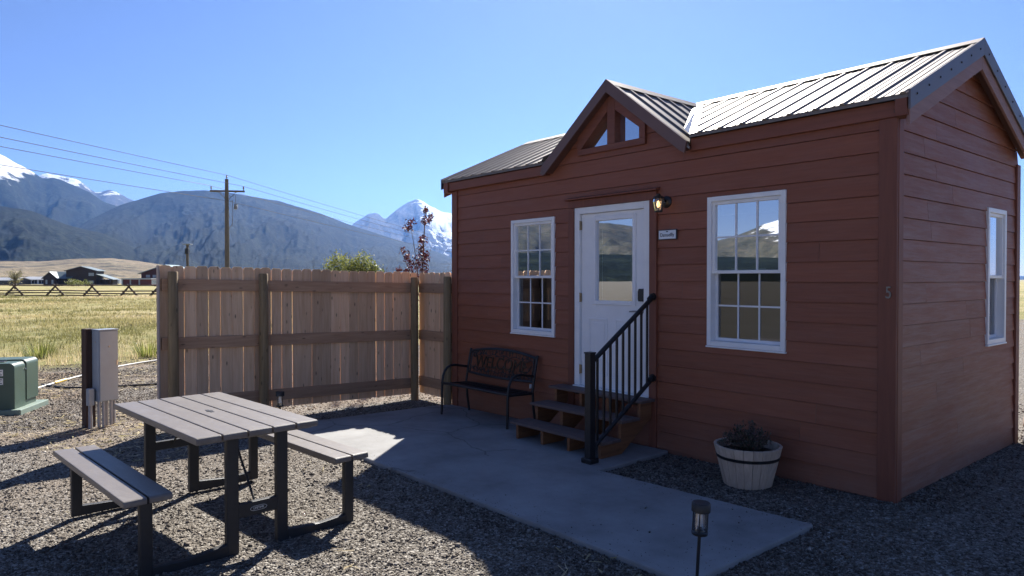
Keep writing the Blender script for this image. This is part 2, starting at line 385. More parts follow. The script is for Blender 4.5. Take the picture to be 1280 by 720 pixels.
def m_mountain(name, cols, scale, snow=None, patches=None):
    t=NT(name); P=t.node('ShaderNodeNewGeometry'); pos=P.outputs['Position']
    n=t.noise(pos,scale,8,.7); n2=t.noise(pos,scale*5,6,.85); n3=t.noise(pos,scale*.22,5,.6)
    f=t.math('ADD',t.math('MULTIPLY',n,.30),t.math('ADD',t.math('MULTIPLY',n2,.5),t.math('MULTIPLY',n3,.2)))
    c=t.ramp(f,[(.43,cols[0]),(.5,cols[1]),(.58,cols[2])])
    if patches:
        pm=t.ramp(n if name=='tan_foothill' else n3,[(patches[0],(0,0,0)),(patches[0]+.10,(1,1,1))]); c=t.mix(t.math('MULTIPLY',pm,patches[2]),c,patches[1])
    rr=.95
    if snow:
        z0,z1,amp,thr=snow
        sx=t.node('ShaderNodeSeparateXYZ'); t.link(pos,sx.inputs[0])
        hh=t.node('ShaderNodeMapRange'); hh.inputs[1].default_value=z0; hh.inputs[2].default_value=z1; t.link(sx.outputs[2],hh.inputs[0])
        at=t.node('ShaderNodeAttribute',attribute_name='snow').outputs['Fac']
        k=t.math('ADD',t.math('MULTIPLY',hh.outputs[0],.75),t.math('MULTIPLY',t.math('SUBTRACT',n,.5),amp))
        k=t.math('ADD',k,t.math('MULTIPLY',t.math('SUBTRACT',at,.5),1.1))
        k=t.math('MULTIPLY_ADD',t.math('SUBTRACT',k,thr),9.0,.5); k.node.use_clamp=True
        c=t.mix(k,c,(.80,.83,.88))
    nm=t.bump(n2,1.0,.10/scale)
    return t.set(c,rr,0,nm,.1)
FOR=[(.002,.005,.003),(.006,.012,.007),(.030,.038,.021)]  # near-black tones: self-shadowing of the unmodelled trees is put into the colour
M['hill_near']=m_mountain('forested_near_hill',FOR,.012)
M['hill_mid']=m_mountain('forested_round_hill',[(.002,.006,.004),(.007,.013,.009),(.030,.038,.024)],.008,None,(.60,(.075,.062,.048),.45))  # tree self-shadowing darkens these forest colours too
M['hill_far']=m_mountain('forested_shoulder',FOR,.007,(450,800,1.3,.62))
M['peak']=m_mountain('rock_and_snow_peak',[(.035,.04,.05),(.075,.078,.085),(.14,.14,.145)],.006,(250,1100,1.7,.66))
M['snowfar']=m_mountain('far_snow_ridge',[(.05,.055,.06),(.08,.08,.085),(.14,.14,.14)],.006,(560,1000,1.6,.55))
M['back']=m_mountain('sunlit_back_range',[(.03,.034,.024),(.07,.068,.046),(.125,.108,.078)],.012,(90,230,2.2,.60))
M['foothill']=m_mountain('tan_foothill',[(.17,.14,.09),(.30,.24,.15),(.44,.36,.23)],.011,None,(.52,(.05,.055,.045),.85))

# ------------------------------------------------------------------ terrain
def zg(x): return -0.017*min(max(-x,0),9.0)
def terr(x,y):
    x=np.asarray(x,float); y=np.asarray(y,float)
    z=-0.017*np.clip(-x,0,9.0)
    d=np.hypot(x-CAM.x,y-CAM.y)
    z=z-np.clip((d-110)/140,0,1)*.7
    z=z-np.clip((d-400)/3000,0,1)*6
    return z
def ground():
    rr=np.concatenate([np.linspace(.4,14,90), np.geomspace(14.4,30000,110)]); na=300
    aa=np.linspace(0,2*np.pi,na,endpoint=False)
    Rr,A=np.meshgrid(rr,aa,indexing='ij'); X=CAM.x+Rr*np.cos(A); Y=CAM.y+Rr*np.sin(A)
    Z=terr(X,Y)+(fbm(X*1.1,Y*1.1,3,4)-.5)*.05*np.clip(Rr/3,0,1)*(Rr<40)+(fbm(X*.12,Y*.12,9,4)-.5)*.5*np.clip((Rr-16)/25,0,1)*(Rr<300)
    inside=(X>-6.3)&(X<.4)&(Y>-2.8)&(Y<3.5); Z=np.where(inside,terr(X,Y)-.004,Z)
    V=np.stack([X,Y,Z],-1).reshape(-1,3); V=np.vstack([V,[CAM.x,CAM.y,0]])
    i,j=np.meshgrid(np.arange(len(rr)-1),np.arange(na),indexing='ij'); j2=(j+1)%na
    Q=np.stack([i*na+j,(i+1)*na+j,(i+1)*na+j2,i*na+j2],-1).reshape(-1,4)
    o=np_mesh('ground',V,Q,M['ground'],smooth=True); tag(o,kind='structure'); return o
ground()

def px2ae(px,py):
    v=at_px(px,py,1)-CAM; return math.degrees(math.atan2(v.y,v.x))%360, math.atan2(v.z,math.hypot(v.x,v.y))
def mountain(name, prof, r_ridge, r_foot, mat, rough=.05, seed=1, ae=False, snow_side=None, snow_az=None, nv=96, da=.09, rib=.5):
    P=[(a,R(e)) for a,e in prof] if ae else [px2ae(*p) for p in prof]
    P.sort(); a0,a1=P[0][0],P[-1][0]
    aa=np.arange(a0,a1+da,da); el=np.interp(aa,[p[0] for p in P],[p[1] for p in P])
    el=np.convolve(np.pad(el,3,mode='edge'),np.array([1,2,3,4,3,2,1])/16.,'valid')
    vv=np.concatenate([np.linspace(0,1,nv),np.linspace(1,1.7,14)[1:]])
    A,Vv=np.meshgrid(np.radians(aa),vv,indexing='ij'); E=np.repeat(el[:,None],len(vv),1)
    s=A*r_ridge; 
    rad=r_foot+(r_ridge-r_foot)*Vv*(1+.0*A)
    wob=(fbm(s/(r_ridge*.16),Vv*1.2+seed,seed,3)-.5)*.9
    rad=rad+(r_ridge-r_foot)*wob*np.sin(np.clip(Vv,0,1)*np.pi)*.5
    H=np.tan(E)*r_ridge+CAM.z+6
    up=np.clip(Vv,0,1); sh=np.where(Vv<=1, .35*up+.65*up**1.7, 1-((Vv-1)/.7)**1.3*.9)
    gul=fbm(s/(r_ridge*.035),Vv*3.6+3,seed+5,5,True)-.6
    gul2=fbm(s/(r_ridge*.09)+Vv*1.5,Vv*1.7,seed+9,4,True)-.6
    Z=H*sh+H*(rib*.30*gul+rib*.6*gul2)*np.sin(np.clip(Vv,0,1)*np.pi)**.8
    gul3=fbm(s/(r_ridge*.011)+Vv*2.2,Vv*12+9,seed+13,4,True)-.6
    Z=Z+H*rib*.11*gul3*np.sin(np.clip(Vv,0,1)*np.pi)**.7
    crest=(fbm(s/(r_ridge*.01),Vv*0+1,seed+2,5)-.5)*rough
    Z=Z+H*crest*np.clip(1-np.abs(Vv-1)*3,0,1)-8
    X=CAM.x+rad*np.cos(A); Y=CAM.y+rad*np.sin(A)
    na,nvv=A.shape; Vx=np.stack([X,Y,Z],-1).reshape(-1,3)
    i,j=np.meshgrid(np.arange(na-1),np.arange(nvv-1),indexing='ij')
    Q=np.stack([i*nvv+j,(i+1)*nvv+j,(i+1)*nvv+j+1,i*nvv+j+1],-1).reshape(-1,4)
    o=np_mesh(name,Vx,Q,mat,smooth=True)
    sn=np.full(Vx.shape[0],.5,dtype=np.float32)
    if snow_side:   # wind-loaded snow on one side of the summit azimuth
        da_=np.degrees(A)-px2ae(snow_side[0],300)[0]; sn=(.5+np.clip(-da_/snow_side[1],-.5,.5)*snow_side[2]).reshape(-1).astype(np.float32)
    if snow_az: sn=(.5+np.clip((np.degrees(A)-snow_az[0])/snow_az[1],-.5,.5)*snow_az[2]).reshape(-1).astype(np.float32)
    at=o.data.attributes.new('snow','FLOAT','POINT'); at.data.foreach_set('value',sn)
    tag(o,kind='structure'); return o
mountain('foothill',[(-700,322),(-300,318),(-60,326),(0,325),(50,325.5),(95,322),(140,321.5),(172,325),(205,330),(260,336),(330,342),(480,346)],1500,420,M['foothill'],.02,3,rib=.25)
mountain('forested_hill',[(-800,210),(-500,228),(-200,240),(-60,250),(0,256),(40,263),(85,281),(130,291),(170,309),(205,324),(250,338),(300,345)],2600,1500,M['hill_near'],.02,11)
mountain('forested_hill',[(60,310),(110,275),(150,256),(170,250),(200,241),(230,238),(255,237.5),(290,241),(350,251),(400,266),(440,281.5),(470,291),(500,301),(540,312),(590,331),(660,346)],4200,1900,M['hill_mid'],.012,23)
mountain('mountain',[(-900,120),(-600,150),(-300,140),(-120,165),(-40,178),(0,191),(20,204),(40,213),(55,224),(62,222),(75,224),(95,232),(112,240),(128,252),(160,262),(220,290),(300,330)],5200,2700,M['hill_far'],.022,31,snow_side=(70,8,-.9))
mountain('snow_mountain',[(400,330),(430,292),(445,277),(458,269),(470,266),(476,270),(480,275),(488,268),(500,259),(512,252),(521,249),(528,252),(540,259),(555,265),(575,268),(620,250),(680,262),(760,290),(850,320),(960,338)],8200,4600,M['peak'],.045,47,snow_side=(519,3.2,1.0),rib=.8)
mountain('snow_mountain',[(-40,240),(20,226),(60,217),(78,220),(95,223),(104,229),(112,236),(119,241),(126,238.5),(136,236),(146,240),(158,247),(170,252),(230,285)],7800,5000,M['snowfar'],.03,53)
mountain('mountain',[(900,340),(1000,336),(1100,340),(1200,343),(1290,345),(1400,340),(1600,330)],9000,5000,M['hill_mid'],.03,61)
mountain('mountain',[(190,5),(200,4.6),(210,4.4),(216,5.0),(222,4.7),(228,4.5),(232,3.7),(236,2.9),(238.5,3.8),(241,4.7),(245,5.4),(249,5.0),(254,5.5),(258,6),(266,5),(280,4),(300,3)],3000,1500,M['back'],.05,71,ae=True,snow_az=(239,9,1.0),da=.3)
mountain('forested_hill',[(195,2.2),(205,2.4),(215,2.3),(222,2.2),(230,2.0),(240,1.7),(250,1.8),(262,2),(275,1.2)],1300,600,M['hill_near'],.03,77,ae=True,da=.3)

# ------------------------------------------------------------------ haze
hz=MB(); hz.box(-11500,4600,-4600,11500,-40,1500); ho=hz.build('haze',None); tag(ho,kind='stuff')
hm=bpy.data.materials.new('haze'); hm.use_nodes=True; hn=hm.node_tree.nodes
for n in list(hn): hn.remove(n)
hv=hn.new('ShaderNodeVolumePrincipled'); hv.inputs['Color'].default_value=(.18,.41,1,1); hv.inputs['Density'].default_value=4.8e-5; hv.inputs['Anisotropy'].default_value=.45
hout=hn.new('ShaderNodeOutputMaterial'); hm.node_tree.links.new(hv.outputs[0],hout.inputs['Volume']); ho.data.materials.append(hm)
hm.cycles.homogeneous_volume=True if hasattr(hm.cycles,'homogeneous_volume') else None

# ------------------------------------------------------------------ patio slab
def patio():
    poly=[(-.10,-2.50),(-.11,-1.05),(-2.10,-1.10),(-2.14,-.03),(-6.06,-.03),(-6.10,-.40),(-6.17,-2.02),(-6.20,-2.46)]
    bm=MB(); n=len(poly)
    top=[(x,y,zg(x)+.035) for x,y in poly]; bot=[(x,y,zg(x)-.12) for x,y in poly]
    bm.add(top+bot,[tuple(range(n)),tuple(range(n,2*n))[::-1]]+[(i,(i+1)%n,n+(i+1)%n,n+i) for i in range(n)])
    o=bm.build('patio',M['concrete'],bevel=.012); tag(o,kind='structure')
    return poly
PATIO=patio()

# ------------------------------------------------------------------ gravel stones
def in_poly(x,y,poly):
    r=np.zeros(x.shape,bool); n=len(poly)
    for i in range(n):
        x0,y0=poly[i]; x1,y1=poly[(i+1)%n]
        c=((y0>y)!=(y1>y))&(x<(x1-x0)*(y-y0)/(y1-y0+1e-12)+x0); r^=c
    return r
def gravel():
    N=230000
    d=np.exp(rng.uniform(np.log(1.8),np.log(13.5),N)); a=np.radians(rng.uniform(92,190,N))
    d=np.concatenate([d,rng.uniform(10.5,20.5,60000)]); a=np.concatenate([a,np.radians(rng.uniform(158,184,60000))])
    x=CAM.x+d*np.cos(a); y=CAM.y+d*np.sin(a)
    keep=~in_poly(x,y,[(px,py) for px,py in PATIO])
    keep&=~((x>-5.97)&(x<.0)&(y>0)&(y<3.1))
    keep&=x>-15.6+(fbm(x*.6,y*.6,4,3)-.5)*2.2
    edge=in_poly(x,y,PATIO)
    x=x[keep]; y=y[keep]; d=d[keep]; n=len(x)
    # a few strays kicked onto the slab
    ns=700; sx=-.1-rng.exponential(.55,ns); sy=rng.uniform(-2.45,-1.1,ns); sx[260:]=rng.uniform(-6.1,-.1,440); sy[260:]=-2.48+rng.exponential(.05,440); sx[500:600]=rng.uniform(-2.1,-.1,100); sy[500:600]=-1.12-rng.exponential(.06,100); ok=sx>-6.1
    x=np.concatenate([x,sx[ok]]); y=np.concatenate([y,sy[ok]]); d=np.concatenate([d,np.full(ok.sum(),0.)]); on=np.concatenate([np.zeros(n),np.full(ok.sum(),.038)]); n=len(x)
    base=np.array([(1,0,0),(-1,0,0),(0,1,0),(0,-1,0),(0,0,1),(0,0,-1)],float)
    tri=np.array([(0,2,4),(2,1,4),(1,3,4),(3,0,4),(2,0,5),(1,2,5),(3,1,5),(0,3,5)])
    size=rng.lognormal(math.log(.0059),.42,n)*np.clip(.8+d*.06,.8,1.5); size=np.where(on>0,size*.55,np.clip(size,.003,.028))
    v=base[None]*(.65+.7*rng.random((n,6,1)))+rng.normal(0,.22,(n,6,3))
    v*=size[:,None,None]*np.stack([np.ones(n),.75+.3*rng.random(n),.45+.35*rng.random(n)],-1)[:,None,:]
    t=rng.uniform(0,2*np.pi,n); c,s=np.cos(t),np.sin(t); t2=rng.normal(0,.5,n); c2,s2=np.cos(t2),np.sin(t2)
    X,Y,Z=v[...,0],v[...,1],v[...,2]
    Y,Z=Y*c2[:,None]-Z*s2[:,None],Y*s2[:,None]+Z*c2[:,None]
    X,Y=X*c[:,None]-Y*s[:,None],X*s[:,None]+Y*c[:,None]
    z0=terr(x,y)+(fbm(x*1.1,y*1.1,3,4)-.5)*.05*np.clip(d/3,0,1)
    z0=np.where((x>-6.3)&(x<.4)&(y>-2.8),terr(x,y),z0)+np.where(on>0,on,0)+size*.15
    V=np.stack([X+x[:,None],Y+y[:,None],Z+z0[:,None]],-1).reshape(-1,3)
    F=(np.arange(n)[:,None,None]*6+tri[None]).reshape(-1,3)
    o=np_mesh('gravel',V,F,M['stones'],np.repeat(np.clip(rng.beta(1.6,1.9,n),0,1),8)); tag(o,kind='stuff')
gravel()

# ------------------------------------------------------------------ cabin
cabin=empty('cabin',(0,0,0),0,'small red-brown lap-sided cabin with ribbed metal roof, dormer and white windows','cabin')
CX=-5.96; CY=3.1; SL=.448; EZ=3.155
def roofz(y): return EZ+(min(y,CY-y)+.1)*SL
EXPO=.172
def strips(mb, umin, umax, z0, z1, wins, lim=None, lap=.012, zbase=0.0):
    """lap boards in local (u, n, z); n points out of the wall"""
    k0=math.floor((z0-zbase)/EXPO)
    z=zbase+k0*EXPO
    while z<z1-1e-6:
        a=max(z,z0); b=min(z+EXPO,z1); rb0=random.random()
        jn=[umin+random.uniform(.5,umax-umin-.5)] if umax-umin>2 and random.random()<.75 else []
        if jn and umax-umin>5: jn.append(umin+random.uniform(.5,umax-umin-.5))
        cuts=sorted({a,b}|{c for w in wins for c in (w[2],w[3]) if a<c<b})
        # occasional butt joint
        for lo,hi in zip(cuts,cuts[1:]):
            n_of=lambda q: lap*(1-(q-z)/EXPO)+.002
            segs=[(umin,umax)]
            for w in wins:
                if w[2]<=lo+1e-6 and w[3]>=hi-1e-6:
                    ns=[]
                    for s0,s1 in segs:
                        if w[1]<=s0 or w[0]>=s1: ns.append((s0,s1)); continue
                        if w[0]>s0: ns.append((s0,w[0]))
                        if w[1]<s1: ns.append((w[1],s1))
                    segs=ns
            for jx in jn:
                ns=[]
                for s0,s1 in segs: ns+= [(s0,jx-.0015),(jx+.0015,s1)] if s0+.08<jx<s1-.08 else [(s0,s1)]
                segs=ns
            for s0,s1 in segs:
                rb=(rb0+sum(.37 for jx in jn if s0>jx))%1.0
                def cl(u,q):
                    if lim: l,r=lim(q); return min(max(u,l),r)
                    return u
                full=hi; last=abs(hi-z-EXPO)<1e-6; hi_=hi-.0045 if last else hi
                p=[(cl(s0,lo),n_of(lo),lo),(cl(s1,lo),n_of(lo),lo),(cl(s1,hi_),n_of(hi_),hi_),(cl(s0,hi_),n_of(hi_),hi_)]
                if p[1][0]-p[0][0]<1e-4 and p[2][0]-p[3][0]<1e-4: continue
                mb.add(p,[(0,1,2,3)],rb)
                if last:   # shadow gap under the next board
                    a_,b_=cl(s0,hi),cl(s1,hi)
                    mb.add([p[3],p[2],(b_,-.012,hi_),(a_,-.012,hi_),(b_,-.012,hi),(a_,-.012,hi)],[(0,1,2,3),(3,2,4,5)],rb)
                if abs(lo-z)<1e-6: mb.add([(p[0][0],-.012,lo),(p[1][0],-.012,lo),p[1],p[0]],[(0,1,2,3)],rb)
        z+=EXPO
TF=lambda u,n,z:(u,-n,z)        # front wall
TG=lambda u,n,z:(n,u,z)         # right gable wall
W1=(-4.650,-3.845,1.060,2.490); W2=(-1.690,-.895,1.110,2.525); GW=(2.120,2.670,1.107,2.437); DR=(-3.505,-2.398,.40,2.565)
fw=MB(TF); strips(fw,CX,0,-.16,3.07,[W1,W2,DR])
DX=-2.915; DH=1.04; DZ=3.885
dl=lambda q:(DX-(DZ-.05-q)/.79,DX+(DZ-.05-q)/.79)
strips(fw,-3.95,-1.86,3.07,3.75,[(-3.40,-2.49,3.20,3.9)],dl)
fwo=fw.build('front_wall',M['siding_front'],cabin,fix=False)
gw=MB(TG); glim=lambda q:(0 if q<3.13 else (q-3.13)/SL-.02, CY if q<3.13 else CY-(q-3.13)/SL+.02)
strips(gw,0,CY,-.16,3.80,[GW],glim)
gwo=gw.build('gable_wall',M['siding_gable'],cabin,fix=False)
lw=MB(lambda u,n,z:(CX-n,u,z)); strips(lw,0,CY,-.2,3.80,[],glim); lw.build('gable_wall',M['siding_front'],cabin,fix=False)
rw=MB(lambda u,n,z:(u,CY+n,z)); strips(rw,CX,0,-.16,3.07,[]); rw.build('rear_wall',M['siding_front'],cabin,fix=False)
for nm_,b_ in (('partition',(CX+.1,-.1,.9,.93,-.1,3.0)),('floor_deck',(CX+.02,-.02,.02,CY-.02,.42,.46)),('ceiling_panel',(CX+.02,-.02,.02,CY-.02,3.0,3.03))):
    inr=MB(); inr.box(*b_); inr.build(nm_,M['interior'],cabin)
for b_ in ((CX+.01,-3.60,-.16,1.05),(-2.29,-.01,-.16,1.10),(-.885,-.01,1.105,3.05),(-2.29,-1.70,1.105,3.05),(CX+.01,-4.66,1.055,3.05),(-3.835,-3.60,1.055,3.05)):
    bs=MB(); bs.box(b_[0],b_[1],.013,.018,b_[2],b_[3]); bs.build('sheathing',M['interior'],cabin)
# corner boards
tr=MB(); tr.box(-.112,.026,-.028,-.002,-.17,3.0); tr.box(.004,.030,-.002,.09,-.17,3.01)
tr.build('corner_trim',M['trim'],cabin,bevel=.004)
tr=MB(); tr.box(CX-.026,CX+.10,-.028,-.002,-.26,2.99); tr.build('corner_trim',M['trim'],cabin,bevel=.004)
tr=MB(); tr.box(.004,.030,CY-.08,CY+.03,-.17,2.95); tr.build('corner_trim',M['trim'],cabin,bevel=.004)
# frieze under the eave
fr=MB(); fr.box(CX-.10,DX-1.02,-.075,-.004,3.0,3.115); fr.build('frieze_board',M['trim_x'],cabin,bevel=.004)
fr=MB(); fr.box(DX+1.04,.022,-.045,-.004,3.0,3.125); fr.build('frieze_board',M['trim_x'],cabin,bevel=.004)
for b_ in ((.031,.118,-.098,.05,2.99,3.135),(CX-.13,CX-.03,-.098,.05,2.975,3.13)):
    er=MB(); er.box(*b_); er.build('eave_return',M['trim_x'],cabin,bevel=.004)
# roof
XL=-6.13; XR=.135; YE=-.10; YRG=1.55
def rz(y): return EZ+(y+.1)*SL
rf=MB()
vy=lambda x: -.1+max(0,1-abs(x-DX)/1.06)*1.60
poly=[(XL,YE),(DX-1.06,YE),(DX,1.50),(DX+1.06,YE),(XR,YE),(XR,YRG),(XL,YRG)]
n=len(poly); top=[(x,y,rz(y)) for x,y in poly]; bot=[(x,y,rz(y)-.035) for x,y in poly]
rf.add(top+bot,[tuple(range(n)),tuple(range(n,2*n))[::-1]]+[(i,(i+1)%n,n+(i+1)%n,n+i) for i in range(n)])
back=[(XL,YRG),(XR,YRG),(XR,3.2),(XL,3.2)]; rb=lambda y: EZ+(3.2-y)*SL
top=[(x,y,rb(y)) for x,y in back]; bot=[(x,y,rb(y)-.035) for x,y in back]
rf.add(top+bot,[(0,1,2,3),(7,6,5,4)]+[(i,(i+1)%4,4+(i+1)%4,4+i) for i in range(4)])
def rib(mb, a, b, side, up, w0=.028, w1=.012, h=.016):
    a=Vector(a); b=Vector(b); side=Vector(side).normalized(); up=Vector(up).normalized()
    vs=[]
    for p in (a,b):
        vs+= [p-side*w0-up*.002,p-side*w1+up*h,p+side*w1+up*h,p+side*w0-up*.002]
    mb.add([tuple(v) for v in vs],[(0,1,5,4),(1,2,6,5),(2,3,7,6),(0,3,2,1),(4,5,6,7)])
upF=(0,-SL,1); upB=(0,SL,1)
x=XL+.05; k=0
while x<XR-.03:
    y0=vy(x)+ (0.045 if abs(x-DX)<1.06 else -.012)
    if y0<YRG-.1:
        rib(rf,(x,y0,rz(y0)),(x,YRG-.03,rz(YRG-.03)),(1,0,0),upF)
        for off in (.076,.152):
            y1=vy(x+off)+(0.045 if abs(x+off-DX)<1.06 else -.01)
            if x+off<XR-.02 and y1<YRG-.1: rib(rf,(x+off,y1,rz(y1)),(x+off,YRG-.03,rz(YRG-.03)),(1,0,0),upF,.012,.006,.005)
    rib(rf,(x,YRG+.03,rb(YRG+.03)),(x,3.212,rb(3.212)),(1,0,0),upB)
    x+=.2286
# dormer planes (two slopes) running back to the main roof
sd_=.79
for sgn in (-1,1):
    xe=DX+sgn*1.08; f0=-.115
    pts=[(DX,f0,DZ),(xe,f0,DZ-1.08*sd_+.0),(DX+sgn*1.055,-.09,DZ-1.055*sd_),(DX,1.52,DZ)]
    lo=[(p[0],p[1],p[2]-.03) for p in pts]
    rf.add(pts+lo,[(0,1,2,3),(7,6,5,4)]+[(i,(i+1)%4,4+(i+1)%4,4+i) for i in range(4)])
    yy=f0+.06; 
    while yy<1.3:
        # rib from the ridge down to the valley
        t=1-(yy+.1)/1.60; t=min(max(t,0),1)*.985
        rib(rf,(DX+sgn*.03,yy,DZ-.03*sd_),(DX+sgn*1.06*t,yy,DZ-1.06*t*sd_),(0,1,0),(sgn*sd_,0,1))
        yy+=.2286
roof=rf.build('roof',M['roof'],cabin,fix=True)
rc=MB()
for sgn,f in ((1,rz),(-1,None)):
    pass
rc.prism([(YRG-.12,rz(YRG-.12)+.024),(YRG,rz(YRG)+.034),(YRG+.12,rz(YRG-.12)+.024),(YRG+.12,rz(YRG-.12)+.019),(YRG,rz(YRG)+.029),(YRG-.12,rz(YRG-.12)+.019)],'x',XL-.012,XR+.006)
rc.build('ridge_cap',M['roof'],roof)
rc=MB(); rc.prism([(DX-.09,DZ-.09*sd_+.024),(DX,DZ+.03),(DX+.09,DZ-.09*sd_+.024),(DX+.09,DZ-.09*sd_+.019),(DX,DZ+.025),(DX-.09,DZ-.09*sd_+.019)],'y',-.12,1.5)
rc.build('ridge_cap',M['roof'],roof)
for sgn in (-1,1):
    vf=MB(); a=Vector((DX+sgn*1.075,-.115,rz(-.115)+.008)); b=Vector((DX,1.53,rz(1.53)+.008)); s=Vector((sgn*.085,-.0,.0))
    a2=a+s; b2=b+s; a3=a-Vector((sgn*.06,0,-.055)); b3=b-Vector((sgn*.06,0,-.0))
    vf.quad(tuple(a),tuple(a2),tuple(b2),tuple(b)); vf.quad(tuple(a3),tuple(a),tuple(b),tuple(b3))
    vf.build('valley_flashing',M['flash'],roof,fix=False)
# right rake: metal trim and weathered bargeboard, left rake
def rake(x0,x1,drop0,drop1,name,mat,parent,ins=0):
    for sgn in (0,1):
        ya=YE-.01+ins; yb=YRG
        pts=[(ya,rz(ya)+drop0),(yb,rz(yb)+drop0),(yb,rz(yb)+drop1),(ya,rz(ya)+drop1)]
        if sgn: pts=[(3.1-p[0],p[1]) for p in pts]
        m=MB(); m.prism(pts,'x',x0,x1); m.build(name,mat,parent,bevel=.003)
rake(XR-.004,XR+.012,.028,-.125,'rake_trim',M['roof_trim'],roof)
rake(XR-.030,XR-.006,-.037,-.250,'bargeboard',M['bargeboard'],roof,.04)
rake(XL-.012,XL+.004,.028,-.125,'rake_trim',M['roof_trim'],roof)
rake(XL+.006,XL+.03,-.037,-.250,'bargeboard',M['bargeboard'],roof,.04)
for sgn in (0,1):
    m=MB(); ya=YE+.02; pts=[(ya,rz(ya)-.12),(YRG,rz(YRG)-.12),(YRG,rz(YRG)-.14),(ya,rz(ya)-.14)]
    if sgn: pts=[(3.1-p[0],p[1]) for p in pts]
    m.prism(pts,'x',.016,XR-.032); m.build('soffit',M['soffit'],roof)
    m=MB(); m.prism(pts,'x',XL+.032,CX-.016); m.build('soffit',M['soffit'],roof)
for i in range(7):   # screws through the rake trim
    t=(i+.5)/7
    for f in (lambda y:y, lambda y:3.1-y):
        y=YE+t*(YRG-YE); z=rz(y)-.045
        sc=MB(); sc.lathe([(.009,0),(.009,.004),(.004,.007)],8)
        sc.V=[(XR+.012+p[2],f(y)+p[0],z+p[1]) for p in sc.V]; sc.build('screw',M['blackp'],roof)
dg=MB()   # dormer rake trim
for sgn in (-1,1):
    pts=[(DX,DZ+.032),(DX+sgn*1.055,DZ-1.055*sd_+.032),(DX+sgn*1.03,DZ-1.055*sd_-.075),(DX+sgn*.985,DZ-.985*sd_-.112),(DX,DZ-.112)]
    m=MB(); m.prism(pts,'y',-.135,-.112); m.build('dormer_rake_trim',M['dormer_trim'],roof,bevel=.003)
    m=MB(); pts=[(DX,DZ-.032),(DX+sgn*1.03,DZ-1.03*sd_-.032),(DX+sgn*.98,DZ-.98*sd_-.10),(DX,DZ-.10)]
    m.prism(pts,'y',-.110,-.008); m.build('dormer_soffit',M['soffit'],roof)
# dormer window
dw=MB()
YA,YB=-.040,.055
for pts in ([(-3.44,3.16),(-2.45,3.16),(-2.45,3.228),(-3.44,3.228)],
            [(-3.44,3.23),(-3.385,3.23),(-2.982,3.59),(-2.982,3.735),(-3.44,3.37)],
            [(-2.98,3.23),(-2.87,3.23),(-2.87,3.735),(-2.915,3.77),(-2.98,3.737)],
            [(-2.53,3.23),(-2.45,3.23),(-2.45,3.40),(-2.868,3.735),(-2.868,3.59),(-2.53,3.345)]):
    dw.prism(pts,'y',YA,YB)
dwo=dw.build('dormer_window',M['trim_x'],cabin,bevel=.003)
p=MB(); p.add([(-3.385,.05,3.23),(-2.982,.05,3.23),(-2.982,.05,3.59)],[(0,1,2)]); p.build('pane',M['glass'],dwo,fix=False)
p=MB(); p.add([(-2.868,.05,3.23),(-2.53,.05,3.23),(-2.53,.05,3.345),(-2.868,.05,3.59)],[(0,1,2,3)]); p.build('pane',M['glass'],dwo,fix=False)
ib=MB(); ib.prism([(-3.6,3.12),(-2.23,3.12),(DX,3.68)],'y',.30,.32); ib.build('attic_panel',M['interior'],dwo)

def frame_rect(mb,u0,u1,z0,z1,w,n0,n1):
    mb.box(u0,u0+w,n0,n1,z0,z1); mb.box(u1-w,u1,n0,n1,z0,z1)
    mb.box(u0+w,u1-w,n0,n1,z0,z0+w); mb.box(u0+w,u1-w,n0,n1,z1-w,z1)
def window(T,rect,cols=3,label=None):
    u0,u1,z0,z1=rect
    f=MB(T); frame_rect(f,u0-.004,u1+.004,z0-.004,z1+.004,.045,-.085,.030)
    f.box(u0-.012,u1+.012,.0,.038,z0-.022,z0-.006)
    fo=f.build('window',M['white'],cabin,bevel=.004)
    if label: fo['label']=label
    a0,a1,b0,b1=u0+.042,u1-.042,z0+.042,z1-.042; zm=b0+(b1-b0)*.505
    s=MB(T); frame_rect(s,a0,a1,zm-.028,b1,.030,-.035,.012); s.build('upper_sash',M['white'],fo,bevel=.003)
    s=MB(T); frame_rect(s,a0,a1,b0,zm+.010,.030,-.072,-.040); s.build('lower_sash',M['grille'],fo,bevel=.003)
    for (c0,c1,n,lo) in ((zm+.004,b1-.030,-.012,0),(b0+.030,zm-.026,-.056,1)):
        p=MB(T); p.quad((a0+.03,n,c0),(a1-.03,n,c0),(a1-.03,n,c1),(a0+.03,n,c1)); p.build('pane',M['glass_plain'] if lo else M['glass'],fo,fix=False)
        g=MB(T)
        for i in range(1,cols):
            u=a0+.03+(a1-a0-.06)*i/cols; g.box(u-.008,u+.008,n+.002,n+.008,c0,c1)
        if cols>1:
            zc=(c0+c1)/2; g.box(a0+.03,a1-.03,n+.0015,n+.0085,zc-.008,zc+.008)
            g.build('grille',M['grille'],fo)
    b=MB(T); hb=.13 if cols>1 else .5
    k=int(hb/.012)
    for i in range(k): b.box(a0+.02,a1-.02,-.135,-.10,b1-.008-i*.012-.008,b1-.008-i*.012)
    b.tube([(a1-.09,-.10,b1-.05),(a1-.088,-.10,b1-.62)],.004,5)
    b.build('blind',M['blind'],fo)
    for q in (.3,.7):
        l=MB(T); l.box(a0+(a1-a0)*q-.03,a0+(a1-a0)*q+.03,-.050,-.030,zm+.006,zm+.020); l.build('sash_lock',M['white'],fo)
    return fo
window(TF,W1); window(TF,W2); window(TG,GW,1)
